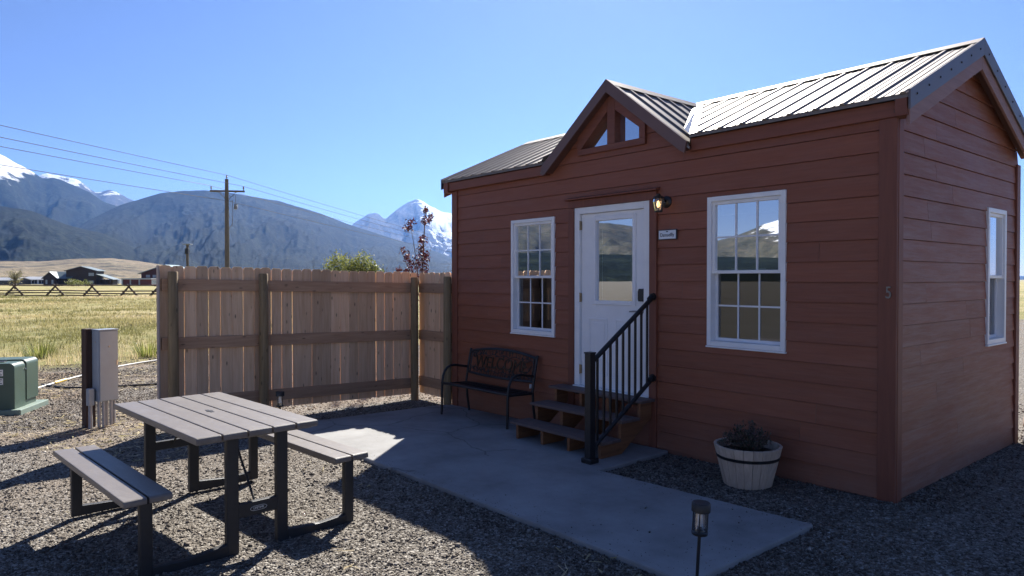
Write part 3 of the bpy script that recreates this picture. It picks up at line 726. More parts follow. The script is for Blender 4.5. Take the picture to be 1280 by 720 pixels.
# door
dt=MB(TF)
dt.box(-3.595,-3.507,.002,.034,-.05,2.565); dt.box(-2.396,-2.302,.002,.034,-.05,2.565); dt.box(-3.595,-2.302,.002,.036,2.567,2.655)
dt.prism([(.0,2.657),(.085,2.657),(.085,2.672),(.0,2.695)],'x',-3.625,-2.272)
dt.build('door_trim',M['trim'],cabin,bevel=.004)
df=MB(TF)
df.box(-3.505,-3.425,-.10,.020,.515,2.565); df.box(-2.478,-2.398,-.10,.020,.515,2.565); df.box(-3.425,-2.478,-.10,.020,2.49,2.565)
df.box(-3.505,-2.398,-.10,.050,.485,.514); dfo=df.build('door_frame',M['white'],cabin,bevel=.004)
ds=MB(TF); Z0,Z1=.517,2.487; U0,U1=-3.421,-2.482; L=(-3.235,-2.602,1.455,2.445); g0=(-3.19,-2.645,1.50,2.40)
ds.box(U0,g0[0],-.06,-.012,Z0,Z1); ds.box(g0[1],U1,-.06,-.012,Z0,Z1); ds.box(g0[0],g0[1],-.06,-.012,Z0,g0[2]); ds.box(g0[0],g0[1],-.06,-.012,g0[3],Z1)
for (a,b) in ((-3.30,-3.01),(-2.90,-2.61)):
    frame_rect(ds,a,b,.66,1.30,.022,-.014,-.004); ds.box(a+.05,b-.05,-.014,-.006,.71,1.25)
dso=ds.build('door',M['door'],cabin,bevel=.005)
lf=MB(TF); frame_rect(lf,L[0],L[1],L[2],L[3],.046,-.020,.004); lf.build('lite_frame',M['door'],dso,bevel=.006)
p=MB(TF); p.quad((g0[0],-.03,g0[2]),(g0[1],-.03,g0[2]),(g0[1],-.03,g0[3]),(g0[0],-.03,g0[3])); p.build('pane',M['glass'],dso,fix=False)
b=MB(TF)
for i in range(7): b.box(g0[0]+.01,g0[1]-.01,-.058,-.046,g0[3]-.012-i*.013,g0[3]-.003-i*.013)
for u in (g0[0]+.06,g0[1]-.06): b.box(u-.003,u+.003,-.052,-.050,g0[2],g0[3])
b.build('blind',M['blind'],dso)
for z in (2.36,1.53,.70):
    hg=MB(TF); hg.box(-3.437,-3.411,-.014,.012,z-.05,z+.05); hg.tube([(-3.424,.012,z-.055),(-3.424,.012,z+.055)],.007,8); hg.build('hinge',M['brass'],dfo)
lk=MB(TF); lk.prism([(-2.555,1.505),(-2.485,1.505),(-2.478,1.53),(-2.478,1.61),(-2.49,1.64),(-2.55,1.64),(-2.562,1.61),(-2.562,1.53)],'y',-.012,.018); lk.build('keypad_lock',M['blackp'],dso,bevel=.006)
lv=MB(TF); lv.tube([(-2.53,-.012,1.40),(-2.53,.004,1.40)],.030,14); lv.tube([(-2.53,.0,1.40),(-2.53,.045,1.40)],.012,10)
lv.tube([(-2.53,.04,1.40),(-2.58,.045,1.40),(-2.65,.04,1.395)],.009,8); lv.build('door_lever',M['chrome'],dso,smooth=True)
# house number
text('5',.135,M['number'],cabin,Matrix.Translation((-.030,-.034,1.635)) @ Matrix.Rotation(math.pi/2,4,'X'),.006,'house_number',.75)

# wall lantern (hangs on the wall: its own thing)
lan=empty('wall_lantern',(-2.19,-.016,2.53),0,'small lit black wall lantern with glass panes right of the white door','wall lantern')
m=MB(); m.lathe([(.062,0),(.062,.012),(.045,.026),(.018,.03)],20); m.V=[(v[0],-v[2]+.012,v[1]) for v in m.V]; m.build('back_plate',M['black'],lan,smooth='auto')
m=MB(); m.tube([(0,-.01,.0),(0,-.05,.035),(0,-.10,.055),(0,-.125,.05)],.010,8); m.build('arm',M['black'],lan,smooth=True)
cy=-.125
m=MB(); m.lathe([(.012,.075),(.020,.07),(.022,.055),(.052,.042),(.060,.022),(.057,.018)],8,(0,cy,0)); m.build('cap',M['bronze'],lan)
m=MB(); m.lathe([(.054,.018),(.057,-.01),(.036,-.105)],8,(0,cy,0)); m.F=m.F[:-2]; m.R=m.R[:-2]; m.build('glass_panes',M['lampglass'],lan,fix=False)
m=MB()
for k in range(8):
    t=2*math.pi*k/8; c,s_=math.cos(t),math.sin(t)
    m.tube([(.056*c,cy+.056*s_,.018),(.058*c,cy+.058*s_,-.01),(.037*c,cy+.037*s_,-.105)],.0035,5)
m.lathe([(.040,-.112),(.042,-.100),(.034,-.104)],8,(0,cy,0)); m.build('cage',M['black'],lan)
m=MB(); m.lathe([(.002,.005),(.013,-.005),(.019,-.035),(.012,-.06),(.003,-.066)],12,(0,cy,0)); m.build('bulb',M['bulb'],lan,smooth=True)

# name sign
sg=empty('name_sign',(-2.165,-.018,2.195),0,'small white plaque with dark border and black lettering beside the door','sign')
m=MB(); m.box(-.115,.115,-.010,.004,-.052,.052); m.build('border',M['ink'],sg,bevel=.004)
m=MB(); m.box(-.105,.105,-.014,-.0105,-.043,.043); m.build('plate',M['signplate'],sg)
text('Damselfly',.052,M['ink'],sg,Matrix.Translation((0,-.0155,-.004)) @ Matrix.Rotation(math.pi/2,4,'X'),.0008,'lettering',.86)
m=MB(); m.box(-.012,.012,-.0155,-.0142,.026,.036); m.build('emblem',M['ink'],sg)

# ------------------------------------------------------------------ steps
st=empty('wooden_steps',(-3.0,-.4,-.02),0,'three-tread brown wooden steps on open stringers below the white door','steps')
def L_(mb): mb.T=lambda x,y,z:(x+3.0,y+.4,z+.02); return mb
zp=-.025
for (y0,y1,z) in ((-.845,-.560,.165),(-.555,-.270,.338),(-.265,-.036,.503)):
    m=L_(MB())
    nb=2
    for k in range(nb):
        a=y0+(y1-y0)*k/nb; b_=y0+(y1-y0)*(k+1)/nb-.004
        m.box(-3.685,-2.305,a,b_,z-.028,z)
    m.build('tread',M['tread'],st,bevel=.004)
for x in (-3.615,-3.21,-2.81,-2.375):
    m=L_(MB()); z0=zg(x)+.036
    m.prism([(-.80,z0),(-.80,.135),(-.51,.135),(-.51,.308),(-.215,.308),(-.215,.473),(-.036,.473),(-.036,.30),(-.50,z0)],'x',x-.019,x+.019)
    m.build('stringer',M['stringer'],st,bevel=.003)
# handrail
hr=empty('stair_handrail',(-2.335,-.975,-.005),0,'black steel stair handrail with straight balusters beside the steps','handrail')
hx,hy=-2.335,-.975
def H_(mb): mb.T=lambda x,y,z:(x-hx,y-hy,z+.005); return mb
m=H_(MB()); m.box(hx-.037,hx+.037,hy-.037,hy+.037,-.003,1.035); m.box(hx-.043,hx+.043,hy-.043,hy+.043,1.035,1.05); m.build('post',M['black'],hr,bevel=.004)
m=H_(MB()); m.box(hx-.062,hx+.062,hy-.062,hy+.062,-.006,.045); m.build('base_cover',M['black'],hr,bevel=.01)
ra=[(hx,hy+.03,.955),(hx,-.045,1.555)]; rl=[(hx,hy+.03,.125),(hx,-.045,.715)]
m=H_(MB()); m.tube(ra,.024,12); m.build('top_rail',M['black'],hr,smooth='auto')
m=H_(MB()); m.tube(rl,.022,12); m.build('bottom_rail',M['black'],hr,smooth='auto')
for z in (1.56,.72):
    m=H_(MB()); m.tube([(hx,-.036,z),(hx,-.062,z-.004)],.040,14); m.tube([(hx,-.06,z),(hx,-.10,z-.03)],.030,12); m.build('wall_bracket',M['black'],hr,smooth='auto')
for k in range(9):
    y=hy+.10+k*.0925; t=(y-hy-.03)/(-.045-hy-.03); za=.955+t*.6; zb=.125+t*.59
    m=H_(MB()); m.box(hx-.0095,hx+.0095,y-.0095,y+.0095,zb,za); m.build('baluster',M['black'],hr)

# ------------------------------------------------------------------ welcome bench
bn=empty('garden_bench',(-4.745,-.32,zg(-4.75)+.035),R(2.0),'black metal garden bench with cast backrest reading WELCOME against the red wall','bench')
hw=.655
m=MB()
def bez(p0,p1,p2,p3,n=10):
    out=[]
    for i in range(n+1):
        t=i/n; a=(1-t)**3; b=3*t*(1-t)**2; c=3*t*t*(1-t); d=t**3
        out.append(tuple(a*p0[k]+b*p1[k]+c*p2[k]+d*p3[k] for k in range(3)))
    return out
for s in (-1,1):
    x=s*hw
    m=MB(); m.tube(bez((x,-.265,0),(x,-.235,.30),(x,-.33,.66),(x,-.05,.635))+bez((x,-.05,.635),(x,.02,.63),(x,.08,.61),(x,.155,.60),4)[1:],.0165,10); m.build('front_leg_and_arm',M['black'],bn,smooth='auto')
    m=MB(); m.tube([(x,.20,0),(x,.165,.20),(x,.150,.42),(x,.185,.62),(x,.235,.845)],.0165,10); m.build('back_leg',M['black'],bn,smooth='auto')
    m=MB(); m.tube([(x,-.235,.40),(x,.155,.385)],.013,8); m.build('side_rail',M['black'],bn,smooth='auto')
m=MB()
for k in range(11):
    y=-.25+k*.0385; z=.425-.018*math.sin(math.pi*k/10)-.002*k
    m.box(-hw+.012,hw-.012,y,y+.027,z-.006,z)
for s in range(12):
    x=-hw+.06+s*(2*hw-.12)/11; m.box(x-.006,x+.006,-.25,.16,.398,.404)
m.tube([(-hw,-.262,.415),(hw,-.262,.415)],.016,10); m.build('seat',M['black'],bn)
bk=MB()
def BK(u,n,v): # backrest local: u along, v up the slope, n forward
    return (u, .165+v*.20-n, .50+v*.975)
bk.T=BK
N=24; top=lambda u: .315+.065*(1-(u/hw)**2)
bk.tube([(u,0,top(u)) for u in np.linspace(-hw+.01,hw-.01,N)],.018,8); bk.tube([(u,0,.03-.02*(1-(u/hw)**2)) for u in np.linspace(-hw+.01,hw-.01,N)],.016,8)
for s in (-1,1): bk.tube([(s*(hw-.045),0,.03),(s*(hw-.045),0,.335)],.010,6)
bk.build('backrest_frame',M['black'],bn,smooth='auto')
sc_=MB(BK); r2=random.Random(5)
for k in range(95):   # cast scroll and leaf work filling the back
    u=r2.uniform(-hw+.07,hw-.07); v=r2.uniform(.05,top(u)-.03)
    if .11<v<.27 and abs(u)<.47 and r2.random()<.55: continue
    a=r2.uniform(0,6.28); l=r2.uniform(.03,.07); b_=r2.choice((-1,1))*.8
    pts=[]
    for i in range(6):
        pts.append((u,0,v)); u+=math.cos(a)*l/5; v+=math.sin(a)*l/5; a+=b_*.35
        v=min(max(v,.03),top(u)-.01); u=min(max(u,-hw+.05),hw-.05)
    sc_.tube(pts,[.0045,.008,.010,.009,.006,.003],5)
for k in range(26):
    u=-hw+.06+k*(2*hw-.12)/25; sc_.tube([(u,0,.02),(u+.03*math.sin(k*2.1),0,.10),(u+.01,0,.12)],.004,5); sc_.tube([(u,0,top(u)-.005),(u+.03*math.cos(k*1.7),0,top(u)-.08)],.004,5)
for v0 in (.075,.29): sc_.tube([(u,0,v0+.012*math.sin(u*30)) for u in np.linspace(-hw+.02,hw-.02,40)],.005,5)
sc_.build('scrollwork',M['black'],bn)
ang=math.atan2(.975,.20)
wm=Matrix.Translation(BK(0,.006,.185)) @ Matrix.Rotation(ang,4,'X')
text('WELCOME',.215,M['bronze'],bn,wm,.006,'lettering',.98)
m=MB(); m.box(hw-.035,hw-.028,.13,.165,.45,.50); m.build('tag_label',M['sticker'],bn)

# ------------------------------------------------------------------ picnic table
PT=(-3.16,-4.19,-.05)
pt=empty('picnic_table',PT,R(5),'brown plank picnic table with black frame and two attached benches on the gravel','picnic table')
HL=.855
def plank(mb,y0,y1,zt,th=.042,hl=HL):
    c=.018; n=6
    prof=[(-hl,zt-th),(hl,zt-th),(hl,zt-c)]+[(hl-c*(1-math.cos(t)),zt-c+c*math.sin(t)) for t in np.linspace(.3,math.pi/2,4)]+[(-hl+c*(1-math.cos(t)),zt-c+c*math.sin(t)) for t in np.linspace(math.pi/2,.3,4)]+[(-hl,zt-c)]
    mb.prism(prof,'y',y0,y1)
m=MB(); W=.83; n=5; g=.011; ww=(W-g*(n-1))/n
for k in range(n): plank(m,-W/2+k*(ww+g),-W/2+k*(ww+g)+ww,.81)
m.box(-HL+.05,HL-.05,-W/2+.02,W/2-.02,.752,.766); m.build('tabletop',M['plastic'],pt,bevel=.005)
m=MB(); m.lathe([(.022,.8105),(.024,.813),(.012,.8135)],16); m.box(-.06,.06,-.012,.012,.8102,.8125); m.build('umbrella_hole_cover',M['blackp'],pt)
for s in (-1,1):
    m=MB(); y0=s*.69-.137
    plank(m,y0,y0+.131,.51,.04); plank(m,y0+.143,y0+.274,.51,.04); m.box(-HL+.05,HL-.05,y0+.02,y0+.254,.452,.469); m.build('bench_seat',M['plastic'],pt,bevel=.005)
for e in (-1,1):
    x=e*.79
    for s in (-1,1):
        m=MB(); m.box(x-.025,x+.025,s*.17-.040,s*.17+.040,.0,.765); m.build('table_leg',M['frame'],pt,bevel=.008)
        m=MB(); m.box(x-.025,x+.025,s*.69-.036,s*.69+.036,.0,.465); m.build('bench_leg',M['frame'],pt,bevel=.008)
        a,b_=sorted((s*.205,s*.66))
        m=MB(); m.prism([(a,.0),(b_,.0),(b_,.075),((a+b_)/2+s*.02,.062),(a,.085)] if s>0 else [(a,.0),(b_,.0),(b_,.085),((a+b_)/2+s*.02,.062),(a,.075)],'x',x-.024,x+.024); m.build('foot_bar',M['frame'],pt,bevel=.008)
    m=MB()
    if e>0: m.box(x-.022,x+.022,-.135,.135,.235,.325)
    else: m.box(x-.022,x+.022,-.135,.135,.40,.47)
    cb=m.build('cross_bar',M['frame'],pt,bevel=.006)
    if e>0:
        q=MB(); q.prism([(.034*math.cos(t)+(.022 if math.cos(t)>0 else -.022),.28+.015*math.sin(t)) for t in np.linspace(0,2*math.pi,24,endpoint=False)],'x',x+.0225,x+.0245); q.build('badge',M['blackp'],cb)
        q=MB()
        for k in range(24):
            t=2*math.pi*k/24; t2=2*math.pi*(k+1)/24; f=lambda t:(x+.0245,.034*math.cos(t)+.022*max(-1,min(1,4*math.cos(t))),.28+.015*math.sin(t)); q.tube([f(t),f(t2)],.0013,4)
        q.build('badge_rim',M['sticker'],cb)
        text('LIFETIME',.021,M['sticker'],cb,Matrix.Translation((x+.0255,0,.280)) @ Matrix.Rotation(math.pi/2,4,'Z') @ Matrix.Rotation(math.pi/2,4,'X'),.0006,'badge_lettering',.9)
    m=MB(); m.tube([(x-e*.03,0,.30 if e>0 else .45),(x-e*.42,0,.755)],.008,8)
    m.build('brace',M['frame'],pt)

# ------------------------------------------------------------------ privacy fence
pf=empty('privacy_fence',(-6.9,-1.8,-.12),0,'tall cedar privacy fence with dog-eared pickets, dark rails and round posts','fence')
def PF(mb): mb.T=lambda x,y,z:(x+6.9,y+1.8,z+.12); return mb
FX=-6.955
Bz=lambda y:-.117+.02*(-y)
def picket(mb,along,c,w,fx,zb,zt):
    e=.020; j=random.uniform(-.006,.006); th=.016; lean=random.uniform(-.002,.002)
    prof=[(c-w/2+lean,zb),(c+w/2+lean,zb),(c+w/2,zt-e*1.6),(c+w/2-e*.55,zt-e*.5),(c+w/2-e*1.4,zt),(c-w/2+e*1.4,zt),(c-w/2+e*.55,zt-e*.5),(c-w/2,zt-e*1.6)]
    prof=[(u,v+(j if v>1 else 0)) for u,v in prof]
    off=random.uniform(-.003,.003)
    if along=='y': mb.prism(prof,'x',fx-th+off,fx+off)
    else: mb.prism(prof,'y',fx+off,fx+th+off)
posts=[(-6.845,-3.53),(-6.845,-2.43),(-6.842,-.12)]
bays=[(-3.66,-2.43),(-2.43,.0)]
for y0,y1 in bays:
    m=PF(MB()); y=y0
    while y<y1-.02:
        w=min(random.choice((.139,.139,.141,.136)),y1-y+.01); g=random.choice((.002,.003,.003,.004,.007)); picket(m,'y',y+w/2,w,FX,Bz(y)+.085,Bz(y)+1.955); y+=w+g
    m.build('picket_panel',M['picket'],pf,bevel=.002,seg=1)
    for h in (.26,1.0,1.72):
        m=PF(MB()); a,b_=y0+.02,y1-.005
        hh=.074
        m.add([(FX+.001,a,Bz(a)+h-hh),(FX+.039,a,Bz(a)+h-hh),(FX+.039,b_,Bz(b_)+h-hh),(FX+.001,b_,Bz(b_)+h-hh),(FX+.001,a,Bz(a)+h+hh),(FX+.039,a,Bz(a)+h+hh),(FX+.039,b_,Bz(b_)+h+hh),(FX+.001,b_,Bz(b_)+h+hh)],
              [(0,3,2,1),(4,5,6,7),(0,1,5,4),(1,2,6,5),(2,3,7,6),(3,0,4,7)])
        m.build('rail',M['rail'],pf,bevel=.003)
m=PF(MB()); x=-6.955
while x<-6.0:
    w=.139; picket(m,'x',x+w/2,w,.035,-.105+.085,-.117+1.955); x+=w+random.choice((.001,.002,.004))
m.build('picket_panel',M['picket'],pf,bevel=.002,seg=1)
for h in (.29,1.0,1.72):
    m=PF(MB()); m.box(-6.91,-6.01,-.005,.033,-.117+h-.072,-.117+h+.072); m.build('rail',M['rail_x'],pf,bevel=.003)
for i,(x,y) in enumerate(posts+[(-6.045,-.062)]):
    m=PF(MB()); zt=Bz(y)+1.955-(.075 if i<3 else .06); m.lathe([(.060,-.4),(.060,0.9),(.057,zt-.01),(.050,zt)],16,(x,y,0)); m.build('post',M['post'],pf,smooth='auto')
m=PF(MB()); m.box(-6.985,-6.90,-3.683,-3.664,-.03,1.91); m.build('end_board',M['endboard'],pf,bevel=.003)

# ------------------------------------------------------------------ planter and plant
pb=empty('barrel_planter',(-1.03,-.385,-.018),0,'pale half-barrel wooden planter with one black hoop on the gravel','planter')
m=MB(); nst=22
for k in range(nst):
    t0=2*math.pi*k/nst+.006; t1=2*math.pi*(k+1)/nst-.006; rr=random.random()
    vs=[]
    for rb_,rt_ in ((.200,.283),(.178,.258)):
        for z,r_ in ((0,rb_),(.34,rt_)):
            vs+=[(r_*math.cos(t0),r_*math.sin(t0),z),(r_*math.cos(t1),r_*math.sin(t1),z)]
    m.add(vs,[(0,1,3,2),(5,4,6,7),(2,3,7,6),(0,4,5,1),(0,2,6,4),(1,5,7,3)],rr)
m.build('staves',M['barrel'],pb,bevel=.002)
m=MB(); zz=lambda z:.200+(.083)*z/.34
m.lathe([(zz(.232)+.001,.232),(zz(.232)+.004,.232),(zz(.258)+.004,.258),(zz(.258)+.001,.258)],44); m.build('hoop',M['black'],pb)
m=MB(); m.lathe([(.01,.285),(.15,.283),(.253,.275),(.175,.02),(.01,.02)],24); m.build('soil',M['soil'],pb)
pl=empty('potted_plant',(-1.03,-.385,.265),0,'low dark bushy plant with dusty reddish leaves in the barrel','plant')
def leafcloud(mb, pts, size, flat=.0, rndf=None):
    for p in pts:
        a=random.uniform(0,6.28); b_=random.uniform(-1.2,1.2); l=size*random.uniform(.6,1.35); w=l*.42
        d=Vector((math.cos(a)*math.cos(b_),math.sin(a)*math.cos(b_),math.sin(b_))); s=d.cross(Vector((random.gauss(0,1),random.gauss(0,1),random.gauss(0,1)))).normalized()
        p=Vector(p); q=[p-d*l*.5, p+s*w*.5, p+d*l*.5, p-s*w*.5]
        mb.add([tuple(v) for v in q],[(0,1,2,3)], rndf(p) if rndf else None)
stm=MB(); lv_=MB(); pp=[]
for k in range(115):
    a=random.uniform(0,6.28); r_=.20*math.sqrt(random.random()); h=.23*(1-(r_/.27)**2)*random.uniform(.55,1.1)
    b0=(r_*.35*math.cos(a),r_*.35*math.sin(a),0); e=(r_*1.05*math.cos(a)-.015,r_*1.05*math.sin(a),h+.01)
    stm.tube([b0,((b0[0]+e[0])/2+.01,(b0[1]+e[1])/2,e[2]*.6),e],.0025,4)
    for j in range(24):
        t=random.uniform(.25,1.05); pp.append((b0[0]+(e[0]-b0[0])*t+random.gauss(0,.016),b0[1]+(e[1]-b0[1])*t+random.gauss(0,.016),e[2]*t+random.gauss(0,.012)))
leafcloud(lv_,pp,.026)
stm.build('stems',M['stem'],pl); lv_.build('foliage',M['leaf_pot'],pl,fix=False)

# ------------------------------------------------------------------ path lights
def path_light():
    r=empty('path_light',(0,0,0),0)
    m=MB(); m.tube([(0,0,-.06),(0,0,.30)],.0095,8); m.build('stake',M['blackp'],r,smooth='auto')
    m=MB(); m.lathe([(.012,.285),(.045,.292),(.047,.305),(.040,.311)],20); m.build('base_ring',M['blackp'],r,smooth='auto')
    m=MB(); m.lathe([(.036,.311),(.036,.425)],20); m.F=m.F[:-2]; m.R=m.R[:-2]; m.build('clear_tube',M['clear'],r,smooth=True,fix=False)
    m=MB(); m.lathe([(.002,.345),(.012,.338),(.028,.312),(.03,.311)],16); m.build('reflector',M['chrome'],r,smooth=True)
    m=MB(); m.lathe([(.015,.34),(.013,.425)],12); m.build('inner_diffuser',M['blind'],r,smooth='auto')
    m=MB()
    for k in range(4):
        t=k*math.pi/2+.5; m.box(.040*math.cos(t)-.0025,.040*math.cos(t)+.0025,.040*math.sin(t)-.0025,.040*math.sin(t)+.0025,.305,.43)
    m.build('cage_bars',M['blackp'],r)
    m=MB(); m.lathe([(.048,.422),(.053,.425),(.053,.470),(.048,.476),(.02,.478)],24); m.build('cap',M['blackp'],r,smooth='auto')
    return r
p1=path_light(); p1.location=(-.10,-2.43,0); p1.rotation_euler=(R(-1.5),R(2.6),0); tag(p1,'black solar path light at the near corner of the concrete slab','path light','solar path lights')
p2=copy_tree(p1); p2.location=(-6.08,-2.515,-.11); p2.rotation_euler=(0,0,0); tag(p2,'black solar path light in front of the fence, behind the picnic table','path light','solar path lights')

# ------------------------------------------------------------------ utility pedestal
up=empty('utility_pedestal',(-7.93,-4.09,-.136),R(17),'tall grey electrical cabinet mounted on a dark wooden post','utility box')
m=MB(); m.box(-.19,-.062,-.185,-.07,-.2,1.245); m.build('post',M['creosote'],up,bevel=.01)
m=MB(); m.box(-.055,.115,-.118,.118,.325,1.225); m.box(-.06,.13,-.124,.124,1.2255,1.240); uc=m.build('cabinet',M['grey_box'],up,bevel=.006)
m=MB(); m.box(.1155,.128,-.111,.114,.335,1.215); m.build('cabinet_door',M['grey_box'],uc,bevel=.004)
m=MB(); m.box(.129,.136,.09,.108,.78,.84); m.build('latch',M['chrome'],uc)
m=MB(); m.lathe([(.012,0),(.012,.008),(.004,.010)],10); m.V=[(.129+v[2],v[0],1.02+v[1]) for v in m.V]; m.build('lock',M['chrome'],uc)
for z in (.45,1.08):
    m=MB(); m.lathe([(.010,0),(.010,.006),(.004,.008)],8); m.V=[(.04+v[0],-.118-v[2],z+v[1]) for v in m.V]; m.build('hinge_bolt',M['chrome'],uc)
for k in range(5):
    m=MB(); y=-.092+k*.046; m.tube([(.06+.02*(k%2),y,-.1),(.06+.02*(k%2),y,.33)],.020,12); m.build('conduit',M['pvc'],up,smooth='auto')
m=MB(); m.box(-.02,.05,-.215,-.135,.28,.50); m.build('junction_box',M['grey_box'],up,bevel=.015)
m=MB(); m.tube([(.015,-.175,-.1),(.015,-.175,.285)],.024,12); m.build('conduit',M['pvc'],up,smooth='auto')

# ------------------------------------------------------------------ green transformer
gt=empty('transformer_box',(-10.18,-5.03,-.153),R(62),'green padmounted transformer with two white stickers on its dark side','transformer')
# local +x = right (sunlit) face normal; local -y = front (sticker) face normal
m=MB(); m.box(-.46,.46,-.46,.42,-.05,.07); m.build('pad',M['greenpad'],gt,bevel=.01)
def rounded(x0,x1,y0,y1,z0,z1,r):
    pr=[(x0,z0),(x1,z0)]+[(x1-r+r*math.cos(t),z1-r+r*math.sin(t)) for t in np.linspace(0,math.pi/2,7)]+[(x0+r+r*math.cos(t),z1-r+r*math.sin(t)) for t in np.linspace(math.pi/2,math.pi,7)]
    q=MB(); q.prism(pr,'y',y0,y1); return q
m=rounded(-.40,.36,-.40,-.07,.071,.715,.07); m.build('body',M['green'],gt,bevel=.006)
m=rounded(-.42,.37,-.065,.30,.15,.735,.07); m.build('hood',M['green'],gt,bevel=.006)
m=MB(); m.box(-.38,.35,-.06,.27,.071,.149); m.build('sill',M['green'],gt,bevel=.004)
m=MB(); m.box(-.05,.16,-.24,-.14,.716,.727); m.build('lifting_plate',M['blackp'],gt,bevel=.004)
m=MB(); m.lathe([(.014,0),(.014,.01),(.004,.014)],8); m.V=[(.36+v[2],-.09+v[0],.60+v[1]) for v in m.V]; m.build('bolt',M['chrome'],gt)
for zc in (.585,.465):
    m=MB(); m.box(.09,.22,-.404,-.4015,zc-.045,zc+.045); so=m.build('warning_sticker',M['sticker'],gt)
    q=MB()
    for k in range(3): q.box(.102,.208-.02*(k%2),-.4055,-.4045,zc+.020-k*.026,zc+.030-k*.026)
    q.build('sticker_print',M['ink'],so)

# ------------------------------------------------------------------ cables on the ground
def cable(name,pts,r,mat,label):
    P=[]
    pts=[Vector(p) for p in pts]
    for i in range(len(pts)-1):
        p0=pts[max(i-1,0)];p1=pts[i];p2=pts[i+1];p3=pts[min(i+2,len(pts)-1)]
        for k in range(10):
            t=k/10; P.append(tuple(.5*((2*p1)+(p2-p0)*t+(2*p0-5*p1+4*p2-p3)*t*t+(3*p1-p0-3*p2+p3)*t**3)))
    P.append(tuple(pts[-1])); m=MB(); m.tube(P,r,6); o=m.build(name,mat,smooth=True); tag(o,label,'cable'); return o
zc=-.153+.02
cw=cable('ground_cable',[(-11.2,-5.0,zc),(-12.08,-4.42,zc),(-12.8,-3.99,zc),(-13.49,-3.51,zc),(-14.37,-2.88,zc),(-15.2,-1.9,zc),(-15.7,-.6,zc),(-15.9,1.5,zc)],.018,M['cable_w'],'white cable lying on the gravel behind the utility boxes')
m=MB(); m.tube([(-12.62,-4.10,zc),(-12.98,-3.88,zc)],.03,8); m.build('connector',M['cable_y'],cw)
cable('ground_cable',[(-12.5,-4.3,zc),(-11.79,-3.94,zc),(-11.46,-3.26,zc),(-11.31,-2.66,zc),(-11.1,-1.4,zc),(-10.9,.2,zc)],.017,M['blackp'],'black cable lying on the gravel behind the grey cabinet')

# ------------------------------------------------------------------ boulder and dark lump by the far corner
def boulder(loc,s,label,mat):
    bx=MB(); n=14
    for i in range(n+1):
        for k in range(18):
            th=math.pi*i/n; ph=2*math.pi*k/18; v=Vector((math.sin(th)*math.cos(ph),math.sin(th)*math.sin(ph),math.cos(th)*.75))
            nn=float(fbm(np.array([v.x*1.7+loc[0]]),np.array([v.y*1.7+v.z*2.3]),5,3)[0]); bx.V.append(tuple(v*s*(.7+.6*nn)))
    for i in range(n):
        for k in range(18): bx.F.append((i*18+k,(i+1)*18+k,(i+1)*18+(k+1)%18,i*18+(k+1)%18)); bx.R.append(.5)
    o=bx.build('boulder',mat,smooth=True); o.location=loc; tag(o,label,'rock','boulders by the cabin')
M['rock']=plain('tan_rock',(.30,.23,.17),.9,0,.3,6,.5); M['lump_dark']=plain('dark_lump',(.10,.085,.09),.9,0,.3,6,.5)
boulder((-.02,4.15,.08),.17,'tan boulder at the far corner of the cabin on sunlit gravel',M['rock'])
boulder((.22,3.2,.06),.17,'dark rounded lump beside the foot of the gable wall',M['lump_dark'])  # unidentified dark round shape, built as a plain lump

# ------------------------------------------------------------------ power line
def power_pole(loc, yaw):
    r=empty('utility_pole',loc,yaw)
    m=MB(); m.tube([(0,0,-.5),(0,0,4),(0,0,9.55)],[.165,.15,.115],14); m.build('pole',M['greypost'],r,smooth='auto')
    m=MB(); m.box(-1.08,1.08,.10,.21,8.72,8.84); m.build('crossarm',M['greypost'],r,bevel=.01)
    m=MB()
    for s in (-1,1): m.tube([(s*.55,.16,8.73),(s*.08,.14,8.25)],.018,6)
    m.build('crossarm_brace',M['wire'],r)
    for x,z,y in ((-1.0,8.84,.155),(1.0,8.84,.155),(0,9.55,0)):
        m=MB(); m.lathe([(.02,0),(.025,.08),(.06,.10),(.065,.15),(.035,.19),(.05,.22),(.03,.27)],10,(x,y,z)); m.build('insulator',M['inswire'],r,smooth='auto')
    m=MB(); m.box(.42,.62,.16,.30,7.65,7.95); m.lathe([(.11,0),(.11,.22),(.05,.30)],10,(.52,.1,7.6)); m.tube([(.52,.12,8.6),(.52,.12,7.9)],.014,5); m.tube([(.30,.14,8.2),(.34,.14,7.2),(.30,.14,6.6),(.12,.12,6.3)],.018,5); m.build('cutout_switch',M['inswire'],r)
    return r
pz=at_px(284,340,45); 
pole=power_pole((pz.x,pz.y,-1.25),R(58.0)); pole.scale=(1,1,.985)
tag(pole,'weathered wooden utility pole with crossarm standing beyond the cedar fence','utility pole')
far=at_px(705,340,200)
lft=Vector((pz.x,pz.y,0))+(Vector((pz.x,pz.y,0))-Vector((far.x,far.y,0)))*.52
ux=Vector((math.cos(R(58)),math.sin(R(58)),0))
def wire(dx,z0,zl,zf,label,dy=0):
    a=lft+ux*dx*.9; a.z=zl; b_=Vector((pz.x,pz.y,z0))+ux*dx; c=far+ux*dx; c.z=zf
    P=[]
    for p,q,sg in ((a,b_,.45),(b_,c,1.5)):
        for i in range(25):
            t=i/24; v=p.lerp(q,t); v.z-=4*sg*t*(1-t); P.append(tuple(v))
    m=MB(); m.tube(P,.015,5); o=m.build('power_line',M['wire'],smooth=True); tag(o,label,'power line','power lines')
wire(0,8.42,9.0,7.6,'topmost overhead wire, running over the tip of the utility pole')
wire(1.0,7.72,8.3,7.0,'overhead wire carried on the right end of the crossarm')
wire(-1.0,7.72,8.2,7.0,'overhead wire carried on the left end of the crossarm')
wire(0.1,6.75,7.2,6.2,'lowest overhead wire, fixed to the utility pole below the crossarm')

